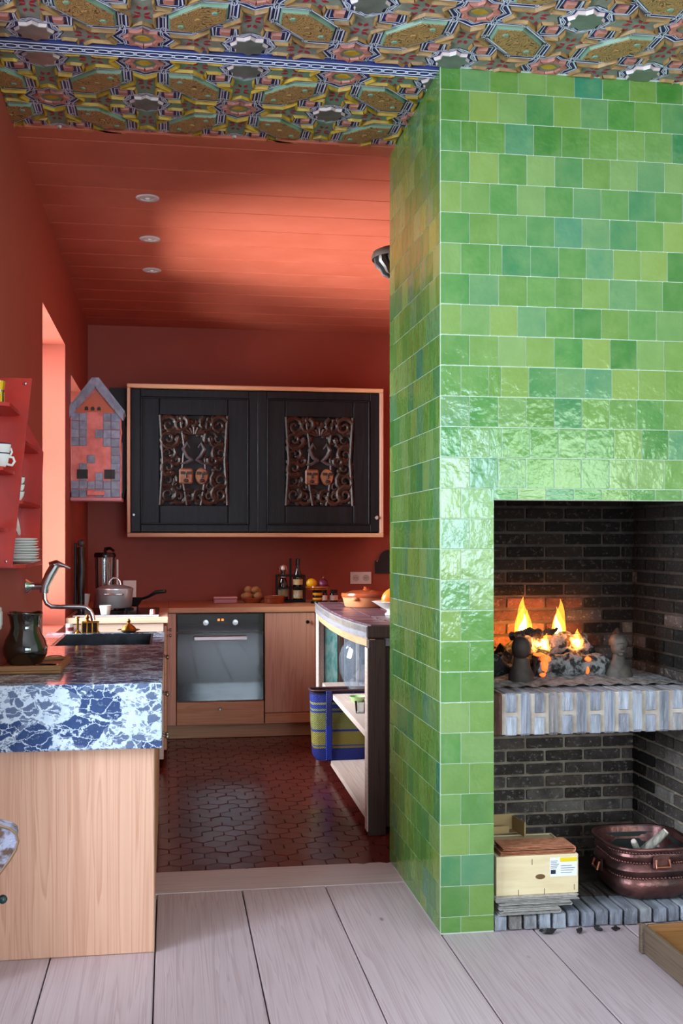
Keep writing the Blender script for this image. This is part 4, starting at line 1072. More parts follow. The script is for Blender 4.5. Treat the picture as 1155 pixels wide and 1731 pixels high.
ob('label', MB().lathe([(.0366, .025), (.0366, .085)], 24), M('lime_yellow_label', '#b4b84a', .5, col2='#e8e6da', nscale=30), o, True); ob('upper_label', MB().lathe([(.0364, .125), (.0364, .165)], 24), 'label', o, True); ob('foil', MB().lathe([(.0148, .25), (.016, .317), (.0001, .318)], 18), 'black', o, True)
o = root('slipware_stand', (1.07, 7.9, ZW), 'yellow and black striped pottery fruit stand', 'fruit stand')
ob('foot', MB().lathe([(.05, 0), (.048, .014), (.024, .024), (.0001, .024)], 24), 'black', o, True)
for k in range(4): ob('stem_band', MB().lathe([(.034, .022+.018*k), (.038, .031+.018*k), (.034, .04+.018*k)], 24), ('onyellow', 'black')[k % 2], o, True)
ob('dish', MB().lathe([(.03, .094), (.07, .1), (.092, .118), (.089, .121), (.065, .106), (.0001, .104)], 32), 'onyellow', o, True); ob('dish_rim', MB().lathe([(.075, .1035), (.093, .119), (.0925, .125), (.089, .122)], 32), 'terracotta', o, True)
def lemon_mesh(): return MB().ball((0, 0, 0), (.044, .037, .037), 20, 12).ball((.043, 0, 0), (.009, .009, .009), 8, 6)
tag(ob('lemon', lemon_mesh(), 'lemon', None, True, (1.028, 7.9, ZW+.143), (0, .25, .6)), 'yellow lemon on the striped fruit stand', 'lemon')
o = root('red_onion', (1.112, 7.9, ZW+.107), 'purple red onion beside the lemon on the fruit stand', 'onion')
ob('bulb', MB().lathe([(.0001, 0), (.02, .003), (.036, .02), (.039, .036), (.03, .058), (.01, .072), (.0001, .076)], 24), 'onion', o, True); ob('tip', MB().tube([(0, 0, .07), (.003, 0, .09)], [.006, .002], 8), 'potato', o, True)
for k, (x, lab) in enumerate(((1.135, 'little dark jar with white label right of the fruit stand'), (1.215, 'little dark jar with white label nearest the terracotta casserole'))):
    o = root('spice_jar', (x, 8.06, ZW), lab, 'jar')
    ob('body', MB().lathe([(.028, 0), (.03, .004), (.03, .06), (.024, .068), (.0001, .068)], 20), 'bottleglass', o, True); ob('label', MB().lathe([(.0305, .012), (.0305, .05)], 20), 'labelw', o, True); ob('lid', MB().lathe([(.026, .068), (.027, .09), (.0001, .091)], 20), 'blackmat', o, True)
o = root('wall_socket', (1.477, 8.399, 1.065), 'white double wall socket above the worktop', 'socket')
ob('plate', MB().cbox((-.083, -.012, -.047), (.083, 0, .047), .003), 'plastic', o)
for x in (-.04, .04):
    m = MB(); m.T = Matrix.Translation((x, -.012, 0)) @ Matrix.Rotation(PI/2, 4, 'X'); m.lathe([(.026, 0), (.026, .003), (.022, .003), (.02, .001), (.0001, .001)], 20); s_ = ob('outlet', m, M('socket_inner', '#bdb9b2', .5), o, True)
    for q in (-.008, .008): ob('pin_hole', MB().lathe([(.003, 0), (.0001, .0005)], 8), 'black', s_, loc=(x+q, -.0135, 0), rot=(PI/2, 0, 0))
o = root('black_wall_plaque', (1.70, 8.398, 1.1), 'round-topped black slate plaque on the back wall beside the chimney breast', 'plaque')
ob('slab', MB().prism([(-.115, 0), (.115, 0), (.115, .1)]+[(.085*math.cos(a), .1+.085*math.sin(a)) for a in [k*PI/10 for k in range(11)]]+[(-.115, .1)], -.02, 0, 'xz', .004), 'blackmat', o)
ob('pin', MB().tube([(-.1, -.02, .09), (-.1, -.035, .095)], .004, 6), 'chrome', o)

# ---------------------------------------------------------------- tiled kitchen table on the right
tb = root('tiled_kitchen_table', (1.2, 5.9, 0), 'old open-shelved kitchen table with plum tiled top behind the chimney breast', 'table')
TE = [(.899, 4.93), (.872, 5.15), (.858, 5.48), (.862, 5.9), (.884, 6.4), (.911, 6.84)]
def edge_x(y):
    for (x0, y0), (x1, y1) in zip(TE[:-1], TE[1:]):
        if y0 <= y <= y1: return x0+(x1-x0)*(y-y0)/(y1-y0)
    return TE[0][0] if y < TE[0][1] else TE[-1][0]
TX1 = 1.62
ob('top_slab', MB().prism([L2 for L2 in [(x-1.2, y-5.9) for x, y in TE]]+[(TX1-1.2, .94), (TX1-1.2, -.97)], .93, .958, 'xy'), 'lime', tb)
for (x0, y0), (x1, y1) in zip(TE[:-1], TE[1:]):
    ob('edge_board', MB().prism([(x0-1.2, y0-5.9), (x1-1.2, y1-5.9), (x1-1.19, y1-5.9), (x0-1.19, y0-5.9)], .902, .962, 'xy'), 'greywood', tb)
    ob('under_strip', MB().prism([(x0-1.19, y0-5.9), (x1-1.19, y1-5.9), (x1-1.165, y1-5.9), (x0-1.165, y0-5.9)], .865, .902, 'xy'), 'piney', tb)
y = 4.935; k = 0
while y < 6.82:
    y1 = min(y+.15, 6.835); x = max(edge_x(y), edge_x(y1))+.014
    c = [x, x+.145]+[x+.145+.155*q for q in range(1, 5)]
    for a, b in zip(c[:-1], c[1:]):
        if b > TX1: b = TX1
        if b-a < .03: continue
        xa0, xa1 = (edge_x(y)+.014, edge_x(y1)+.014) if a == x else (a, a)
        ob('top_tile', MB().prism([(xa0-1.2+.004, y+.004-5.9), (b-1.204, y+.004-5.9), (b-1.204, y1-.004-5.9), (xa1-1.2+.004, y1-.004-5.9)], .958, .9665, 'xy', .002), 'plumtile', tb)
    y = y1; k += 1
def tbx(nm, a, b, mat, c=.004): return ob(nm, lb(tb, a, b, c), mat, tb)
tbx('corner_post', (.903, 4.93, 0), (.985, 4.995, .902), 'oldwood'); tbx('post_edge', (.897, 4.932, .02), (.903, 4.993, .86), 'palewood', .002)
fp_ = tbx('front_panel', (.985, 4.955, .03), (1.6, 4.98, .865), M('dark_brown_panel', '#2a1d18', .7, col2='#3a2a22', nscale=5)); knob(fp_, L((1.045, 4.955, .715), tb.location), (0, -1, 0), 'chrome', .018, .05)
tbx('front_rail', (.893, 4.918, .905), (1.6, 4.93, .962), 'oldwood', .006)
for i, y in enumerate([5.0+.23*k for k in range(8)]): tbx('back_board', (1.6, y, .05), (1.62, y+.225, .93), 'greywood', .003)
for i, (a, b, mt) in enumerate(((.935, .962, 'palewood'), (.966, 1.05, 'teal'), (1.055, 1.085, 'oldwood'), (1.09, 1.16, 'greywood'), (1.165, 1.19, 'palewood'), (1.195, 1.6, 'greywood'))): tbx('end_board', (a, 6.8, .05), (b, 6.825, .905), mt, .003)
tbx('corner_post', (.915, 6.77, 0), (.93, 6.83, .902), 'palewood')
def tshelf(z, y0, y1, x0a, x0b):
    n = 3; wd = (1.6-max(x0a, x0b))/n
    for q in range(n):
        p = [((x0a if q == 0 else max(x0a, x0b)+wd*q+.001)-1.2, y0-5.9), (max(x0a, x0b)+wd*(q+1)-.001-1.2, y0-5.9), (max(x0a, x0b)+wd*(q+1)-.001-1.2, y1-5.9), ((x0b if q == 0 else max(x0a, x0b)+wd*q+.001)-1.2, y1-5.9)]
        ob('shelf_plank', MB().prism(p, z-.028, z, 'xy', .002), 'palewood', tb)
tshelf(.466, 4.996, 6.79, .904, .948); tshelf(.085, 4.996, 6.79, .906, .93)
for y in (5.1, 6.35): tbx('shelf_bearer', (.96, y, .0), (1.58, y+.05, .056), 'oldwood')
# woven bag
bg = root('woven_shopping_bag', (.99, 6.33, .0855), 'blue and yellow striped woven shopping bag on the bottom table shelf', 'bag')
def bagring(z):
    t = z/.40; hx_ = .165+.02*t; hy = .075-.02*t
    return [(sx*hx_*(1 if abs(c) > .7 else 1), sy*hy, z) for sx, sy, c in ((-1, -1, 1), (1, -1, 1), (1, 1, 1), (-1, 1, 1))]
m = MB(); zs = [0, .02, .1, .2, .3, .4]
vs = []; fs = []
n = 16
for z in zs:
    t = z/.4; a_, b_ = .16+.018*t-(.012 if z == 0 else 0), .085-.02*t
    for k in range(n):
        th = 2*PI*k/n+PI/n; c, s_ = math.cos(th), math.sin(th)
        e = .35
        vs.append((a_*math.copysign(abs(c)**e, c), b_*math.copysign(abs(s_)**e, s_)+.006*math.sin(9*t+3*c), z))
for j in range(len(zs)-1):
    for k in range(n): fs.append((j*n+k, j*n+(k+1) % n, (j+1)*n+(k+1) % n, (j+1)*n+k))
fs.append(tuple(range(n))[::-1]); m.add(vs, fs)
ob('bag_body', m, leafstripe('blue_gold_weave', [(0, '#1a2880'), (.17, '#8a7d2c'), (.2, '#2a3f9c'), (.215, '#8f8434'), (.41, '#22338f'), (.44, '#7f8240'), (.68, '#1f2f86'), (.71, '#7a8458'), (.74, '#22338f'), (.8, '#8a8a50'), (.83, '#1c2c84'), (.94, '#1a1440')], 2.5), bg, True)
ob('side_band', MB().cbox((-.095, -.092, .002), (-.06, -.078, .4), .003), leafstripe('blue_check_band', [(0, '#1a33a4'), (.5, '#2a2f70')], 2.5), bg)
ob('hem', MB().tube([(.178*math.copysign(abs(math.cos(t))**.35, math.cos(t)), .066*math.copysign(abs(math.sin(t))**.35, math.sin(t)), .4) for t in [2*PI*k/20+PI/20 for k in range(20)]], .007, 6, True), M('dark_red_hem', '#3a1a1a', .7), bg)
for y in (-.06, .06): ob('bag_handle', MB().tube([(-.07, y, .39), (-.075, y*1.2, .36), (-.0, y*1.5, .31), (.07, y*1.3, .35), (.07, y, .39)], .008, 8), M('navy_strap', '#1a1f4a', .7), bg, True)
# glass jar, cups on the middle shelf
o = root('glass_demijohn', (1.13, 6.42, .4665), 'large clear glass jar with a flared neck on the middle table shelf', 'glass jar')
ob('vessel', MB().lathe([(.07, 0), (.085, .005), (.12, .1), (.128, .19), (.11, .26), (.07, .3), (.06, .32), (.085, .345), (.08, .345), (.054, .32), (.065, .295), (.104, .255), (.122, .19), (.114, .1), (.08, .012), (.0001, .01)], 32), 'jarglass', o, True)
for k in range(10): ob('cut_flute', MB().tube([(.088, 0, .02), (.122, 0, .1), (.13, 0, .19), (.112, 0, .255)], .004, 6), 'jarglass', o, True, rot=(0, 0, k*PI/5))
ob('collar', MB().tube([(.064*math.cos(a), .064*math.sin(a), .318) for a in [q*2*PI/24 for q in range(24)]], .006, 6, True), 'jarglass', o, True)
tag(ob('green_bowl', MB().lathe([(.03, 0), (.05, .03), (.047, .03), (.028, .004), (.0001, .004)], 24), M('pale_green_glaze', '#a9cf8a', .3), None, True, (1.03, 5.95, .4665)), 'pale green bowl on the middle table shelf', 'bowl')
tag(ob('glass_tumbler', MB().lathe([(.025, 0), (.03, .06), (.028, .06), (.023, .005), (.0001, .005)], 20), 'glass', None, True, (.975, 5.55, .4665)), 'small clear tumbler at the front of the middle table shelf', 'glass')
# casserole and fruit bowl
o = root('terracotta_casserole', (1.14, 6.3, .967), 'wide terracotta casserole with glazed brown inside on the tiled table', 'casserole')
ob('pan', MB().lathe([(.0001, 0), (.115, 0), (.125, .006), (.138, .055), (.142, .066), (.142, .076), (.135, .076), (.13, .058), (.118, .012), (.0001, .012)], 40), 'tcraw', o, True)
ob('glazed_rim', MB().lathe([(.1425, .058), (.147, .07), (.143, .082), (.134, .08), (.128, .06), (.116, .014), (.0001, .014)], 40), 'terracotta', o, True)
ob('lid', MB().lathe([(.13, .078), (.09, .094), (.02, .1), (.012, .11), (.016, .118), (.0001, .12)], 32), 'terracotta', o, True)
for s in (-1, 1): ob('lug', MB().ball((.142*math.cos(s*1.2-1.0), .142*math.sin(s*1.2-1.0), .05), (.022, .016, .012), 10, 6), 'tcraw', o, True)
o = root('white_fruit_bowl', (1.16, 5.6, .967), 'white footed bowl holding a mango and a red apple', 'bowl')
ob('bowl', MB().lathe([(.04, 0), (.042, .006), (.032, .02), (.06, .035), (.115, .07), (.112, .072), (.055, .042), (.0001, .036)], 36), 'china', o, True); ob('foot_ring', MB().lathe([(.045, 0), (.046, .008), (.034, .012)], 30), 'china', o, True)
tag(ob('mango', MB().ball((0, 0, 0), (.06, .042, .042), 20, 12), 'mango', None, True, (1.15, 5.6, 1.062), (0, -.5, .2)), 'yellow orange mango in the white footed bowl', 'mango')
o = root('red_apple', (1.165, 5.53, 1.022), 'red apple at the front of the white footed bowl', 'apple'); ob('flesh', MB().lathe([(.0001, .006), (.015, .0), (.032, .014), (.037, .036), (.028, .06), (.012, .066), (.0001, .058)], 24), 'apple', o, True); ob('stalk', MB().tube([(0, 0, .058), (.004, 0, .078)], .0018, 6), 'oldwood', o)

# ---------------------------------------------------------------- ceiling spots, pendant
for k, (y, lab) in enumerate(((5.247, 'recessed ceiling spot nearest the camera'), (5.953, 'middle one of the three recessed ceiling spots'), (6.64, 'recessed ceiling spot nearest the back wall'))):
    o = root('ceiling_spot', (-.1, y, 2.972), lab, 'spotlight', 0, 'recessed kitchen spots')
    ob('ring', MB().lathe([(.032, -.002), (.034, -.006), (.05, -.007), (.056, -.003), (.056, 0), (.032, 0)], 28), 'lampcap', o, True)
    ob('lamp_face', MB().lathe([(.033, -.001), (.02, -.0035), (.0001, -.004)], 24), M('frosted_lamp_glass', '#cfc6c4', .2), o, True)
    ob('bulb', MB().ball((0, 0, -.004), (.012, .012, .006), 12, 6), 'china', o, True)
pd = root('carved_pendant', (1.13, 5.2, 2.6), 'dark carved round ceiling pendant half hidden behind the chimney breast', 'pendant')
ob('brim', MB().lathe([(.06, .145), (.13, .16), (.152, .15), (.16, .13), (.158, .115), (.14, .12), (.06, .13)], 36), 'castiron', pd, True)
ob('stem', MB().tube([(0, 0, .14), (0, 0, .371)], .014, 10), 'blackmat', pd, True)
ob('core', MB().lathe([(.0001, .02), (.03, .03), (.07, .09), (.1, .135), (.0001, .14)], 24), 'castiron', pd, True)
for k in range(14):
    a = k*2*PI/14
    ob('carved_leaf', MB().tube([(.13, 0, .125), (.128, 0, .1), (.105, 0, .075), (.095, 0, .05), (.075, 0, .035)], [.02, .022, .018, .014, .005], 6), ('carvel', 'blackmat')[k % 2], pd, True, rot=(0, 0, a))
for k in range(9): ob('drop', MB().ball((.055, 0, .02), (.014, .012, .026), 8, 6), 'carvel', pd, True, rot=(0, 0, k*2*PI/9))

# ---------------------------------------------------------------- fire
def log(name, pts, rs, mat, label):
    g = random.Random(len(pts)*7+int(rs[0]*1e4)); n = 22
    m = MB(); P = []
    for (a, b), (ra, rb) in zip(zip(pts[:-1], pts[1:]), zip(rs[:-1], rs[1:])):
        for q in range(18): t = q/18; P.append((tuple(a[i]+(b[i]-a[i])*t+g.uniform(-.004, .004) for i in range(3)), (ra+(rb-ra)*t)*g.uniform(.92, 1.08)))
    P.append((pts[-1], rs[-1]*.8))
    m.tube([p for p, r in P], [r for p, r in P], n)
    k1, k2 = g.uniform(60, 90), g.uniform(120, 160)
    m.v = [(x+.006*math.sin(k1*y+k2*z)+g.uniform(-.003, .003), y+.007*math.sin(k1*x+40*z)+.004*math.sin(k2*z+90*x)+g.uniform(-.0035, .0035), z+.007*math.sin(k1*x*.8+50*y)+.004*math.sin(k2*x+1)+g.uniform(-.0035, .0035)) for x, y, z in m.v]
    c = pts[0]
    m.v = [tuple(a-b for a, b in zip(v, c)) for v in m.v]
    return tag(ob(name, m, mat, None, True, c), label, 'log')
FZ = ZH1
def ashf(x, y):
    e = math.exp(-((x-1.5)/.28)**2-((y-4.05)/.16)**2)
    return FZ+.004+.03*e+.006*math.sin(31*x+3*y)*math.sin(27*y)*e+.004*math.sin(90*x)*math.sin(83*y)
am = MB().grid(OX+.03, BX-.03, 3.80, FB-.03, 60, 40, ashf)
ao = tag(ob('ash_bed', am, 'ash', None, True), 'bed of grey ash and cinders under the burning logs', 'ash', None, 'stuff')
log('back_log', [(1.28, 4.16, FZ+.075), (1.66, 4.18, FZ+.08)], [.055, .06], 'char', 'charred black log at the back of the fire')
log('front_log', [(1.37, 3.98, FZ+.055), (1.66, 4.0, FZ+.045)], [.052, .046], 'ashlog', 'thick ash-covered log lying across the front of the fire')
log('upper_log', [(1.34, 4.07, FZ+.135), (1.60, 4.06, FZ+.13)], [.04, .044], 'ashlog', 'ash-covered log stacked on top between the other logs')
log('side_log', [(1.15, 4.03, FZ+.055), (1.30, 4.08, FZ+.05)], [.045, .05], 'char', 'short charred log at the left edge of the fire')
log('black_poker_log', [(1.29, 4.02, FZ+.176), (1.47, 4.03, FZ+.18)], [.014, .012], 'char', 'thin burnt stick lying on top of the logs')
E_ = [(1.392, 3.936, FZ+.062, .016, .022), (1.398, 3.942, FZ+.088, .02, .014), (1.375, 3.95, FZ+.104, .022, .007), (1.572, 3.956, FZ+.083, .012, .009), (1.568, 3.954, FZ+.042, .007, .014), (1.43, 4.028, FZ+.165, .022, .007), (1.384, 3.933, FZ+.03, .012, .008)]
for k, (x, y, z, a, b) in enumerate(E_):
    tag(ob('ember', MB().ball((0, 0, 0), (a, .014, b), 12, 8, .12, k), 'ember', None, True, (x, y, z)), ('large orange ember under the left flame', 'bright ember above the large one on the left', 'flat ember at the left end of the front log', 'small ember on the right of the upper log', 'narrow ember low on the right of the front log', 'ember strip on top of the logs', 'small ember at the foot of the left glow')[k], 'ember', 'glowing embers')
FO = flame_mat('outer_flame_glow', (1, .26, .02), 7); FI = flame_mat('inner_flame_glow', (1, .52, .1), 34)
def flame(loc, h, w, seed, label):
    o = root('flame', loc, label, 'flame')
    for k, (hk, wk, dx, mt_) in enumerate(((1, .62, 0, FO), (.8, .5, -.22, FO), (.7, .42, .28, FO), (.62, .36, .0, FI), (.42, .24, .2, FI))):
        m = MB(); n = 16; pts = []; rs = []
        for q in range(n+1):
            t = q/n
            pts.append((dx*w*(1-t*.6)+w*.2*math.sin(5*t+seed+k)*t, .006*(k-1), h*hk*t)); rs.append(max(.0006, w*wk*math.sin(PI*(t*.78+.22))**.8*(1-t)**.35))
        m.tube(pts, rs, 14)
        ob('flame_tongue', m, mt_, o, True)
    return o
flame((1.362, 4.09, FZ+.14), .175, .055, 1, 'tall left flame rising behind the logs')
flame((1.505, 4.09, FZ+.15), .155, .047, 4, 'right flame rising from the top of the logs')
flame((1.548, 4.0, FZ+.125), .07, .032, 7, 'short flame licking over the right end of the upper log')
flame((1.41, 3.985, FZ+.12), .06, .03, 9, 'small low flame in the middle of the fire')
for (x, y, z, p) in ((1.37, 4.05, FZ+.2, 1.0), (1.5, 4.03, FZ+.22, 1.0)):
    l = bpy.data.lights.new('firelight', 'POINT'); l.energy = p; l.color = (1, .42, .14); l.shadow_soft_size = .05
    lo = bpy.data.objects.new('firelight', l); COL.objects.link(lo); lo.location = (x, y, z)
# fire dogs
o = root('bust_firedog', (1.70, 3.97, FZ+.004), 'cast bust of a helmeted head standing as the right fire dog', 'fire dog')
ob('shoulders', MB().lathe([(.0001, 0), (.056, 0), (.056, .02), (.042, .05), (.026, .075), (.022, .095), (.0001, .1)], 24, (0, 0, 0), 1, .7), 'bronze', o, True)
hd = ob('head', MB().ball((0, 0, .125), (.029, .033, .040), 20, 14), 'bronze', o, True)
ob('nose', MB().tube([(0, -.03, .132), (0, -.04, .118)], [.003, .006], 8), 'bronze', hd, True); ob('brow', MB().tube([(-.02, -.027, .137), (0, -.033, .139), (.02, -.027, .137)], .004, 6), 'bronze', hd, True); ob('chin', MB().ball((0, -.024, .096), (.012, .01, .009), 10, 6), 'bronze', hd, True); ob('lips', MB().tube([(-.009, -.031, .108), (.009, -.031, .108)], .0035, 6), 'bronze', hd, True)
ob('helmet', MB().lathe([(.034, .128), (.036, .145), (.028, .165), (.012, .174), (.0001, .176)], 20, (0, .004, 0), 1, 1.1), 'bronze', o, True); ob('plume', MB().tube([(0, -.01, .172), (.0, .01, .186), (0, .035, .17), (0, .045, .12), (0, .04, .08)], [.006, .009, .01, .009, .005], 8), 'castiron', o, True)
ob('log_bar', MB().cbox((-.01, .02, .01), (.01, .28, .03), .003), 'castiron', o)
o = root('round_firedog', (1.30, 3.93, FZ+.004), 'dark round-headed iron fire dog on the left of the fire', 'fire dog')
ob('foot', MB().lathe([(.05, 0), (.048, .03), (.034, .06), (.03, .09), (.0001, .1)], 20, (0, 0, 0), 1, .8), 'castiron', o, True); ob('head', MB().ball((0, 0, .13), (.036, .036, .042), 18, 12), 'castiron', o, True); ob('log_bar', MB().cbox((-.01, .02, .01), (.01, .28, .03), .003), 'castiron', o)

# ---------------------------------------------------------------- below the hearth
def paper(name, x0, x1, y0, y1, z, th, seed, label, mat='news', fold=1):
    """folded newspaper: sheets bent round a spine at one end"""
    g = random.Random(seed); o = root(name, ((x0+x1)/2, (y0+y1)/2, z), label, 'newspaper')
    w = (x1-x0)/2; d = (y1-y0)/2; n = 3
    for k in range(n):
        t0 = th*k/n; m = MB(); e = g.uniform(0, .012); sk = g.uniform(-.006, .006)
        r = th*.5*(1-k/n)
        prof = []
        x_e = w*fold
        for q in range(9):
            a = -PI/2+PI*q/8; prof.append((x_e-fold*r+fold*r*math.cos(a), th/2+r*math.sin(a)))
        pl = [(-w*fold+fold*e, th/2-r)]+prof+[(-w*fold+fold*e*2, th/2+r)]
        tk = min(.0016, th/(2*n)*.5)
        inner = [(x, zz+(tk if zz < th/2 else -tk)) for x, zz in pl]
        inner = [(x-(fold*tk if 0 < i < len(pl)-1 else 0), zz) for i, (x, zz) in enumerate(inner)]
        m.prism(pl+inner[::-1], -d+sk, d+sk, 'xz')
        ob('sheet', m, mat, o)
    return o
paper('newspaper', 1.125, 1.35, 3.645, 3.9, .056, .02, 1, 'light folded newspaper at the bottom of the pile on the hearth', 'news', 1)
paper('newspaper', 1.13, 1.395, 3.66, 3.93, .0765, .016, 2, 'thin grey newspaper in the middle of the hearth pile', 'news', 1)
paper('newspaper', 1.12, 1.43, 3.67, 3.92, .093, .016, 3, 'grey newspaper directly under the wooden crate', 'news', -1)
cr = root('wooden_crate', (1.28, 3.83, .1095), 'pale plywood wine crate with a white and yellow label under the hearth', 'crate')
CW, CH, CD = .15, .137, .14
ob('front_board', MB().cbox((-CW, -CD, 0), (CW, -CD+.009, CH), .0015), 'crate', cr); ob('back_board', MB().cbox((-CW, CD-.009, 0), (CW, CD, CH), .0015), 'crate', cr)
for s in (-1, 1): ob('end_board', MB().cbox((s*CW-(.009 if s > 0 else 0), -CD+.009, 0), (s*CW+(0 if s > 0 else .009), CD-.009, CH), .0015), 'crate', cr)
ob('lid', MB().cbox((-CW+.01, -CD+.01, CH-.012), (CW-.01, CD-.01, CH-.003), .001), 'crate', cr); ob('bottom', MB().box((-CW+.01, -CD+.01, .002), (CW-.01, CD-.01, .008)), 'crate', cr)
ob('hand_hole', MB().prism([(.01+.018*math.cos(a)*1.0, .062+.009*math.sin(a)) for a in [k*PI/8 for k in range(16)]], -CD-.0006, -CD+.002, 'xz'), M('dark_hole', '#6b4a2c', .9), cr)
la = ob('paper_label', MB().box((.045, -CD-.0012, .06), (.145, -CD-.0002, .127)), 'labelw', cr)
ob('yellow_strip', MB().box((.082, -CD-.0018, .111), (.143, -CD-.0012, .126)), 'yellow', la); ob('dark_stamp', MB().box((.048, -CD-.0018, .07), (.066, -CD-.0012, .084)), 'navyline', la)
m = MB()
for k in range(5): m.box((.048, -CD-.0017, .09+.006*k), (.07+.004*(k % 3), -CD-.0012, .092+.006*k))
for k in range(4): m.box((.085, -CD-.0017, .072+.008*k), (.125+.006*(k % 3), -CD-.0012, .074+.008*k))
ob('print_lines', m, M('grey_print', '#6b6f8f', .7), la)['kind'] = 'stuff'
for x, z in ((-.07, 0), (.025, 0), (-.02, .105), (.135, .01)): ob('saw_slot', MB().box((x-.001, -CD-.0005, z), (x+.001, -CD+.001, z+.02)), 'oldwood', cr)
paper('salmon_newspaper', 1.14, 1.425, 3.695, 3.80, .2475, .028, 5, 'folded salmon pink newspaper on top of the wooden crate', 'salmon', 1)
o = root('cardboard_box', (1.205, 4.0, .2475), 'torn open cardboard box behind the salmon newspaper', 'box', .12)
ob('back_flap', MB().cbox((-.075, .02, 0), (.1, .026, .062), .001), 'card', o); ob('side_flap', MB().cbox((.094, -.09, 0), (.1, .02, .055), .001), 'card', o); f_ = ob('front_flap', MB().cbox((-.075, -.03, 0), (.06, -.025, .03), .001), 'card', o); ob('base', MB().box((-.075, -.03, 0), (.095, .02, .003)), 'card', o)
o = tag(ob('crate_support', MB().cbox((1.13, 3.975, .043), (1.3, 4.06, .247), .003), 'oldwood'), 'dark wooden block behind the crate carrying the cardboard box', 'block')
# copper basin
cb = root('copper_log_basin', (1.748, 3.862, .0555), 'large hammered copper basin with beaded bands holding a branch', 'basin', -.03)
def rrect(a, b, r, n=6):
    out = []
    for (cx, cy, t0) in ((a-r, b-r, 0), (-a+r, b-r, PI/2), (-a+r, -b+r, PI), (a-r, -b+r, 3*PI/2)):
        for k in range(n+1): t = t0+PI/2*k/n; out.append((cx+r*math.cos(t), cy+r*math.sin(t)))
    return out
prof = [(-.045, 0), (-.03, .004), (-.005, .03), (0, .055), (-.006, .075), (-.012, .083), (-.006, .09), (.004, .11), (-.004, .13), (-.012, .138), (-.006, .146), (.0, .16), (-.004, .172), (.006, .18), (.008, .19), (-.004, .19), (-.016, .15), (-.014, .06), (-.05, .012)]
vs = []; fs = []; n = None
for off, z in prof:
    ring = rrect(.155+off, .165+off, .1+off*.6); n = len(ring); vs += [(x, y, z) for x, y in ring]
for j in range(len(prof)-1):
    for k in range(n): fs.append((j*n+k, j*n+(k+1) % n, (j+1)*n+(k+1) % n, (j+1)*n+k))
fs += [tuple(range(n))[::-1], tuple(range((len(prof)-1)*n, len(prof)*n))]
ob('bowl', MB().add(vs, fs), 'copper', cb, True)
for z in (.083, .138, .176):
    m = MB(); ring = rrect(.146 if z < .17 else .154, .156 if z < .17 else .164, .095, 14); tot = len(ring)
    for i in range(tot):
        p, q = Vector(ring[i]), Vector(ring[(i+1) % tot]); k = max(1, int((q-p).length/.013))
        for s_ in range(k): c = p+(q-p)*s_/k; m.ball((c.x, c.y, z), .0052, 6, 4)
    ob('beaded_band', m, 'copper', cb, True)
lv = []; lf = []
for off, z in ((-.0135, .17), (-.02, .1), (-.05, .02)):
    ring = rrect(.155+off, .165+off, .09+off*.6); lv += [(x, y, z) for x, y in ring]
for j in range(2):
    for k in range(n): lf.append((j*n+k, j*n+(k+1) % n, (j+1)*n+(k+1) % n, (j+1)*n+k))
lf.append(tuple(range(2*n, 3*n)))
ob('shade_lining', MB().add(lv, lf), M('dark_basin_shade', '#1c2422', .7), cb, True)  # added inner sheet, coloured dark to stand for the shade inside the basin
ob('rim', MB().tube([(x, y, .19) for x, y in rrect(.161, .171, .104)], .006, 8, True), 'copper', cb, True)
for (x, y, rz) in ((.0, -.17, 0), (-.166, 0, PI/2)):
    h = ob('handle_plate', MB().cbox((-.032, -.008, -.024), (.032, .004, .024), .006), 'copper', cb, loc=(x, y, .145 if rz == 0 else .1), rot=(0, 0, -rz))
    ob('handle_ring', MB().tube([(-.024, -.01, .012), (-.026, -.018, -.014), (.026, -.018, -.014), (.024, -.01, .012)], .005, 8), M('worn_bright_copper', '#b5745a', .3, .9), h)
o = root('forked_branch', (1.715, 3.81, .10), 'grey forked branch sticking out of the copper basin', 'branch')
g = random.Random(8)
ob('thick_fork', MB().tube([(-.02, .03, -.03), (.0, .01, .06), (.02, -.0, .11), (.05, -.02, .15), (.085, -.03, .185)], [.018, .02, .021, .017, .014], 10), 'stick', o, True)
ob('thin_fork', MB().tube([(.005, .0, .085), (-.02, -.02, .12), (-.04, -.035, .155)], [.014, .012, .011], 10), 'stick', o, True)
for p, d in (((.088, -.031, .188), (.7, -.2, .7)), ((-.042, -.036, .158), (-.5, -.35, .7))):
    m = MB(); m.T = Matrix.Translation(p) @ Vector((0, 0, 1)).rotation_difference(Vector(d)).to_matrix().to_4x4(); m.lathe([(.0125 if p[0] > 0 else .01, -.004), (.011 if p[0] > 0 else .009, .001), (.0001, .0015)], 10); ob('sawn_end', m, 'palewood', o)
# ash scraps on the floor
for k, (x, y, a, b) in enumerate(((1.29, 3.61, .03, .014), (1.4, 3.6, .018, .009), (1.47, 3.61, .02, .008), (1.53, 3.6, .014, .006))):
    tag(ob('charcoal_scrap', MB().ball((0, 0, 0), (a, b, .008), 10, 6, .25, k), 'char', None, False, (x, y, .0085), (0, 0, k)), ('largest charcoal scrap below the newspapers', 'second charcoal scrap from the newspapers on the floor edge', 'third charcoal scrap from the newspapers on the floor edge', 'smallest charcoal scrap below the copper basin')[k], 'charcoal', 'charcoal scraps on the floor')
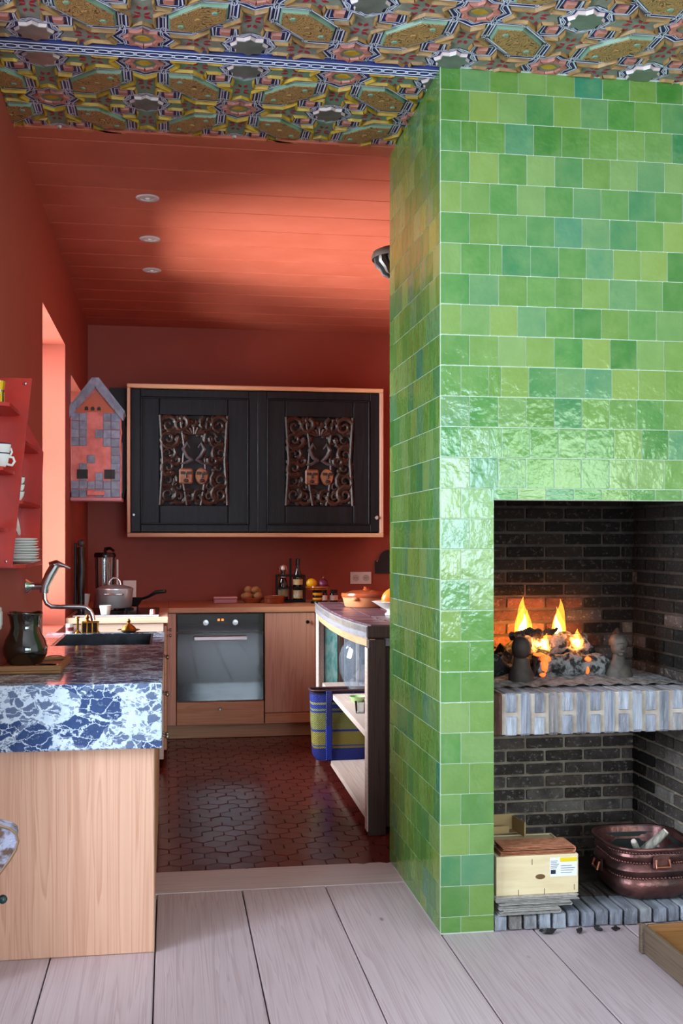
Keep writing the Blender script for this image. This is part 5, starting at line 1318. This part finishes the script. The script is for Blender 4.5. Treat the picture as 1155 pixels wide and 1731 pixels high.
# old drawer on the floor
dr = root('shallow_wooden_box', (1.83, 3.13, 0), 'old shallow wooden box lying on the floorboards at the right', 'box')
ob('bottom', MB().box((-.28, -.25, .03), (.28, .25, .07)), 'traywood', dr)
ob('side_board', MB().cbox((-.295, -.255, .002), (-.28, .262, .092), .003), 'drawer', dr); ob('side_board', MB().cbox((.28, -.255, .002), (.295, .262, .092), .003), 'drawer', dr)
ob('back_board', MB().cbox((-.28, .25, .002), (.28, .264, .094), .003), 'traywood', dr); ob('front_board', MB().cbox((-.28, -.262, .002), (.28, -.248, .09), .003), 'traywood', dr)
ob('corner_post', MB().cbox((-.305, .248, 0), (-.285, .272, .098), .004), 'drawer', dr)
ob('worn_patch', MB().prism([(-.12+.06*math.cos(a)-.05, .035+.014*math.sin(a)) for a in [k*PI/8 for k in range(16)]], -.2955, -.2965, 'yz'), M('worn_pale_paint', '#a8988c', .7), dr)
# armchair, only its arm tip in view
ac = root('armchair', (-.74, 2.45, 0), 'tapestry-covered armchair whose arm reaches in at the lower left', 'armchair')
ob('seat', MB().cbox((-.3, -.3, .3), (.25, .3, .46), .05), 'fabric', ac); ob('backrest', MB().cbox((-.42, -.33, .3), (-.27, .33, .95), .06), 'fabric', ac)
for s in (-1, 1):
    y = .3*s-.1*0
    pf = [(-.35, .36), (.20, .42), (.29, .505), (.335, .55), (.365, .59), (.38, .615), (.385, .635), (.38, .653), (.365, .666), (.335, .676), (.28, .683), (.2, .688), (-.35, .69)]
    if s > 0: pf = pf
    a_ = ob('arm', MB().prism(pf, y-.05, y+.05, 'xz', .012), 'fabric', ac)
    ob('piping', MB().tube([(px_, y-.052, pz) for px_, pz in pf[1:11]], .0035, 6), 'fabrictrim', a_)
    ob('arm_post', MB().tube([(.32, y, .54), (.315, y, .5), (.28, y, .44)], .011, 8), 'drawer', ac, True); ob('post_ball', MB().ball((.345, y-.02, .488), .011, 12, 8), 'green', a_, True)
for x, y in ((-.33, -.28), (-.33, .28), (.2, -.28), (.2, .28)): ob('leg', MB().tube([(x, y, .31), (x, y, 0)], [.025, .015], 8), 'drawer', ac, True)
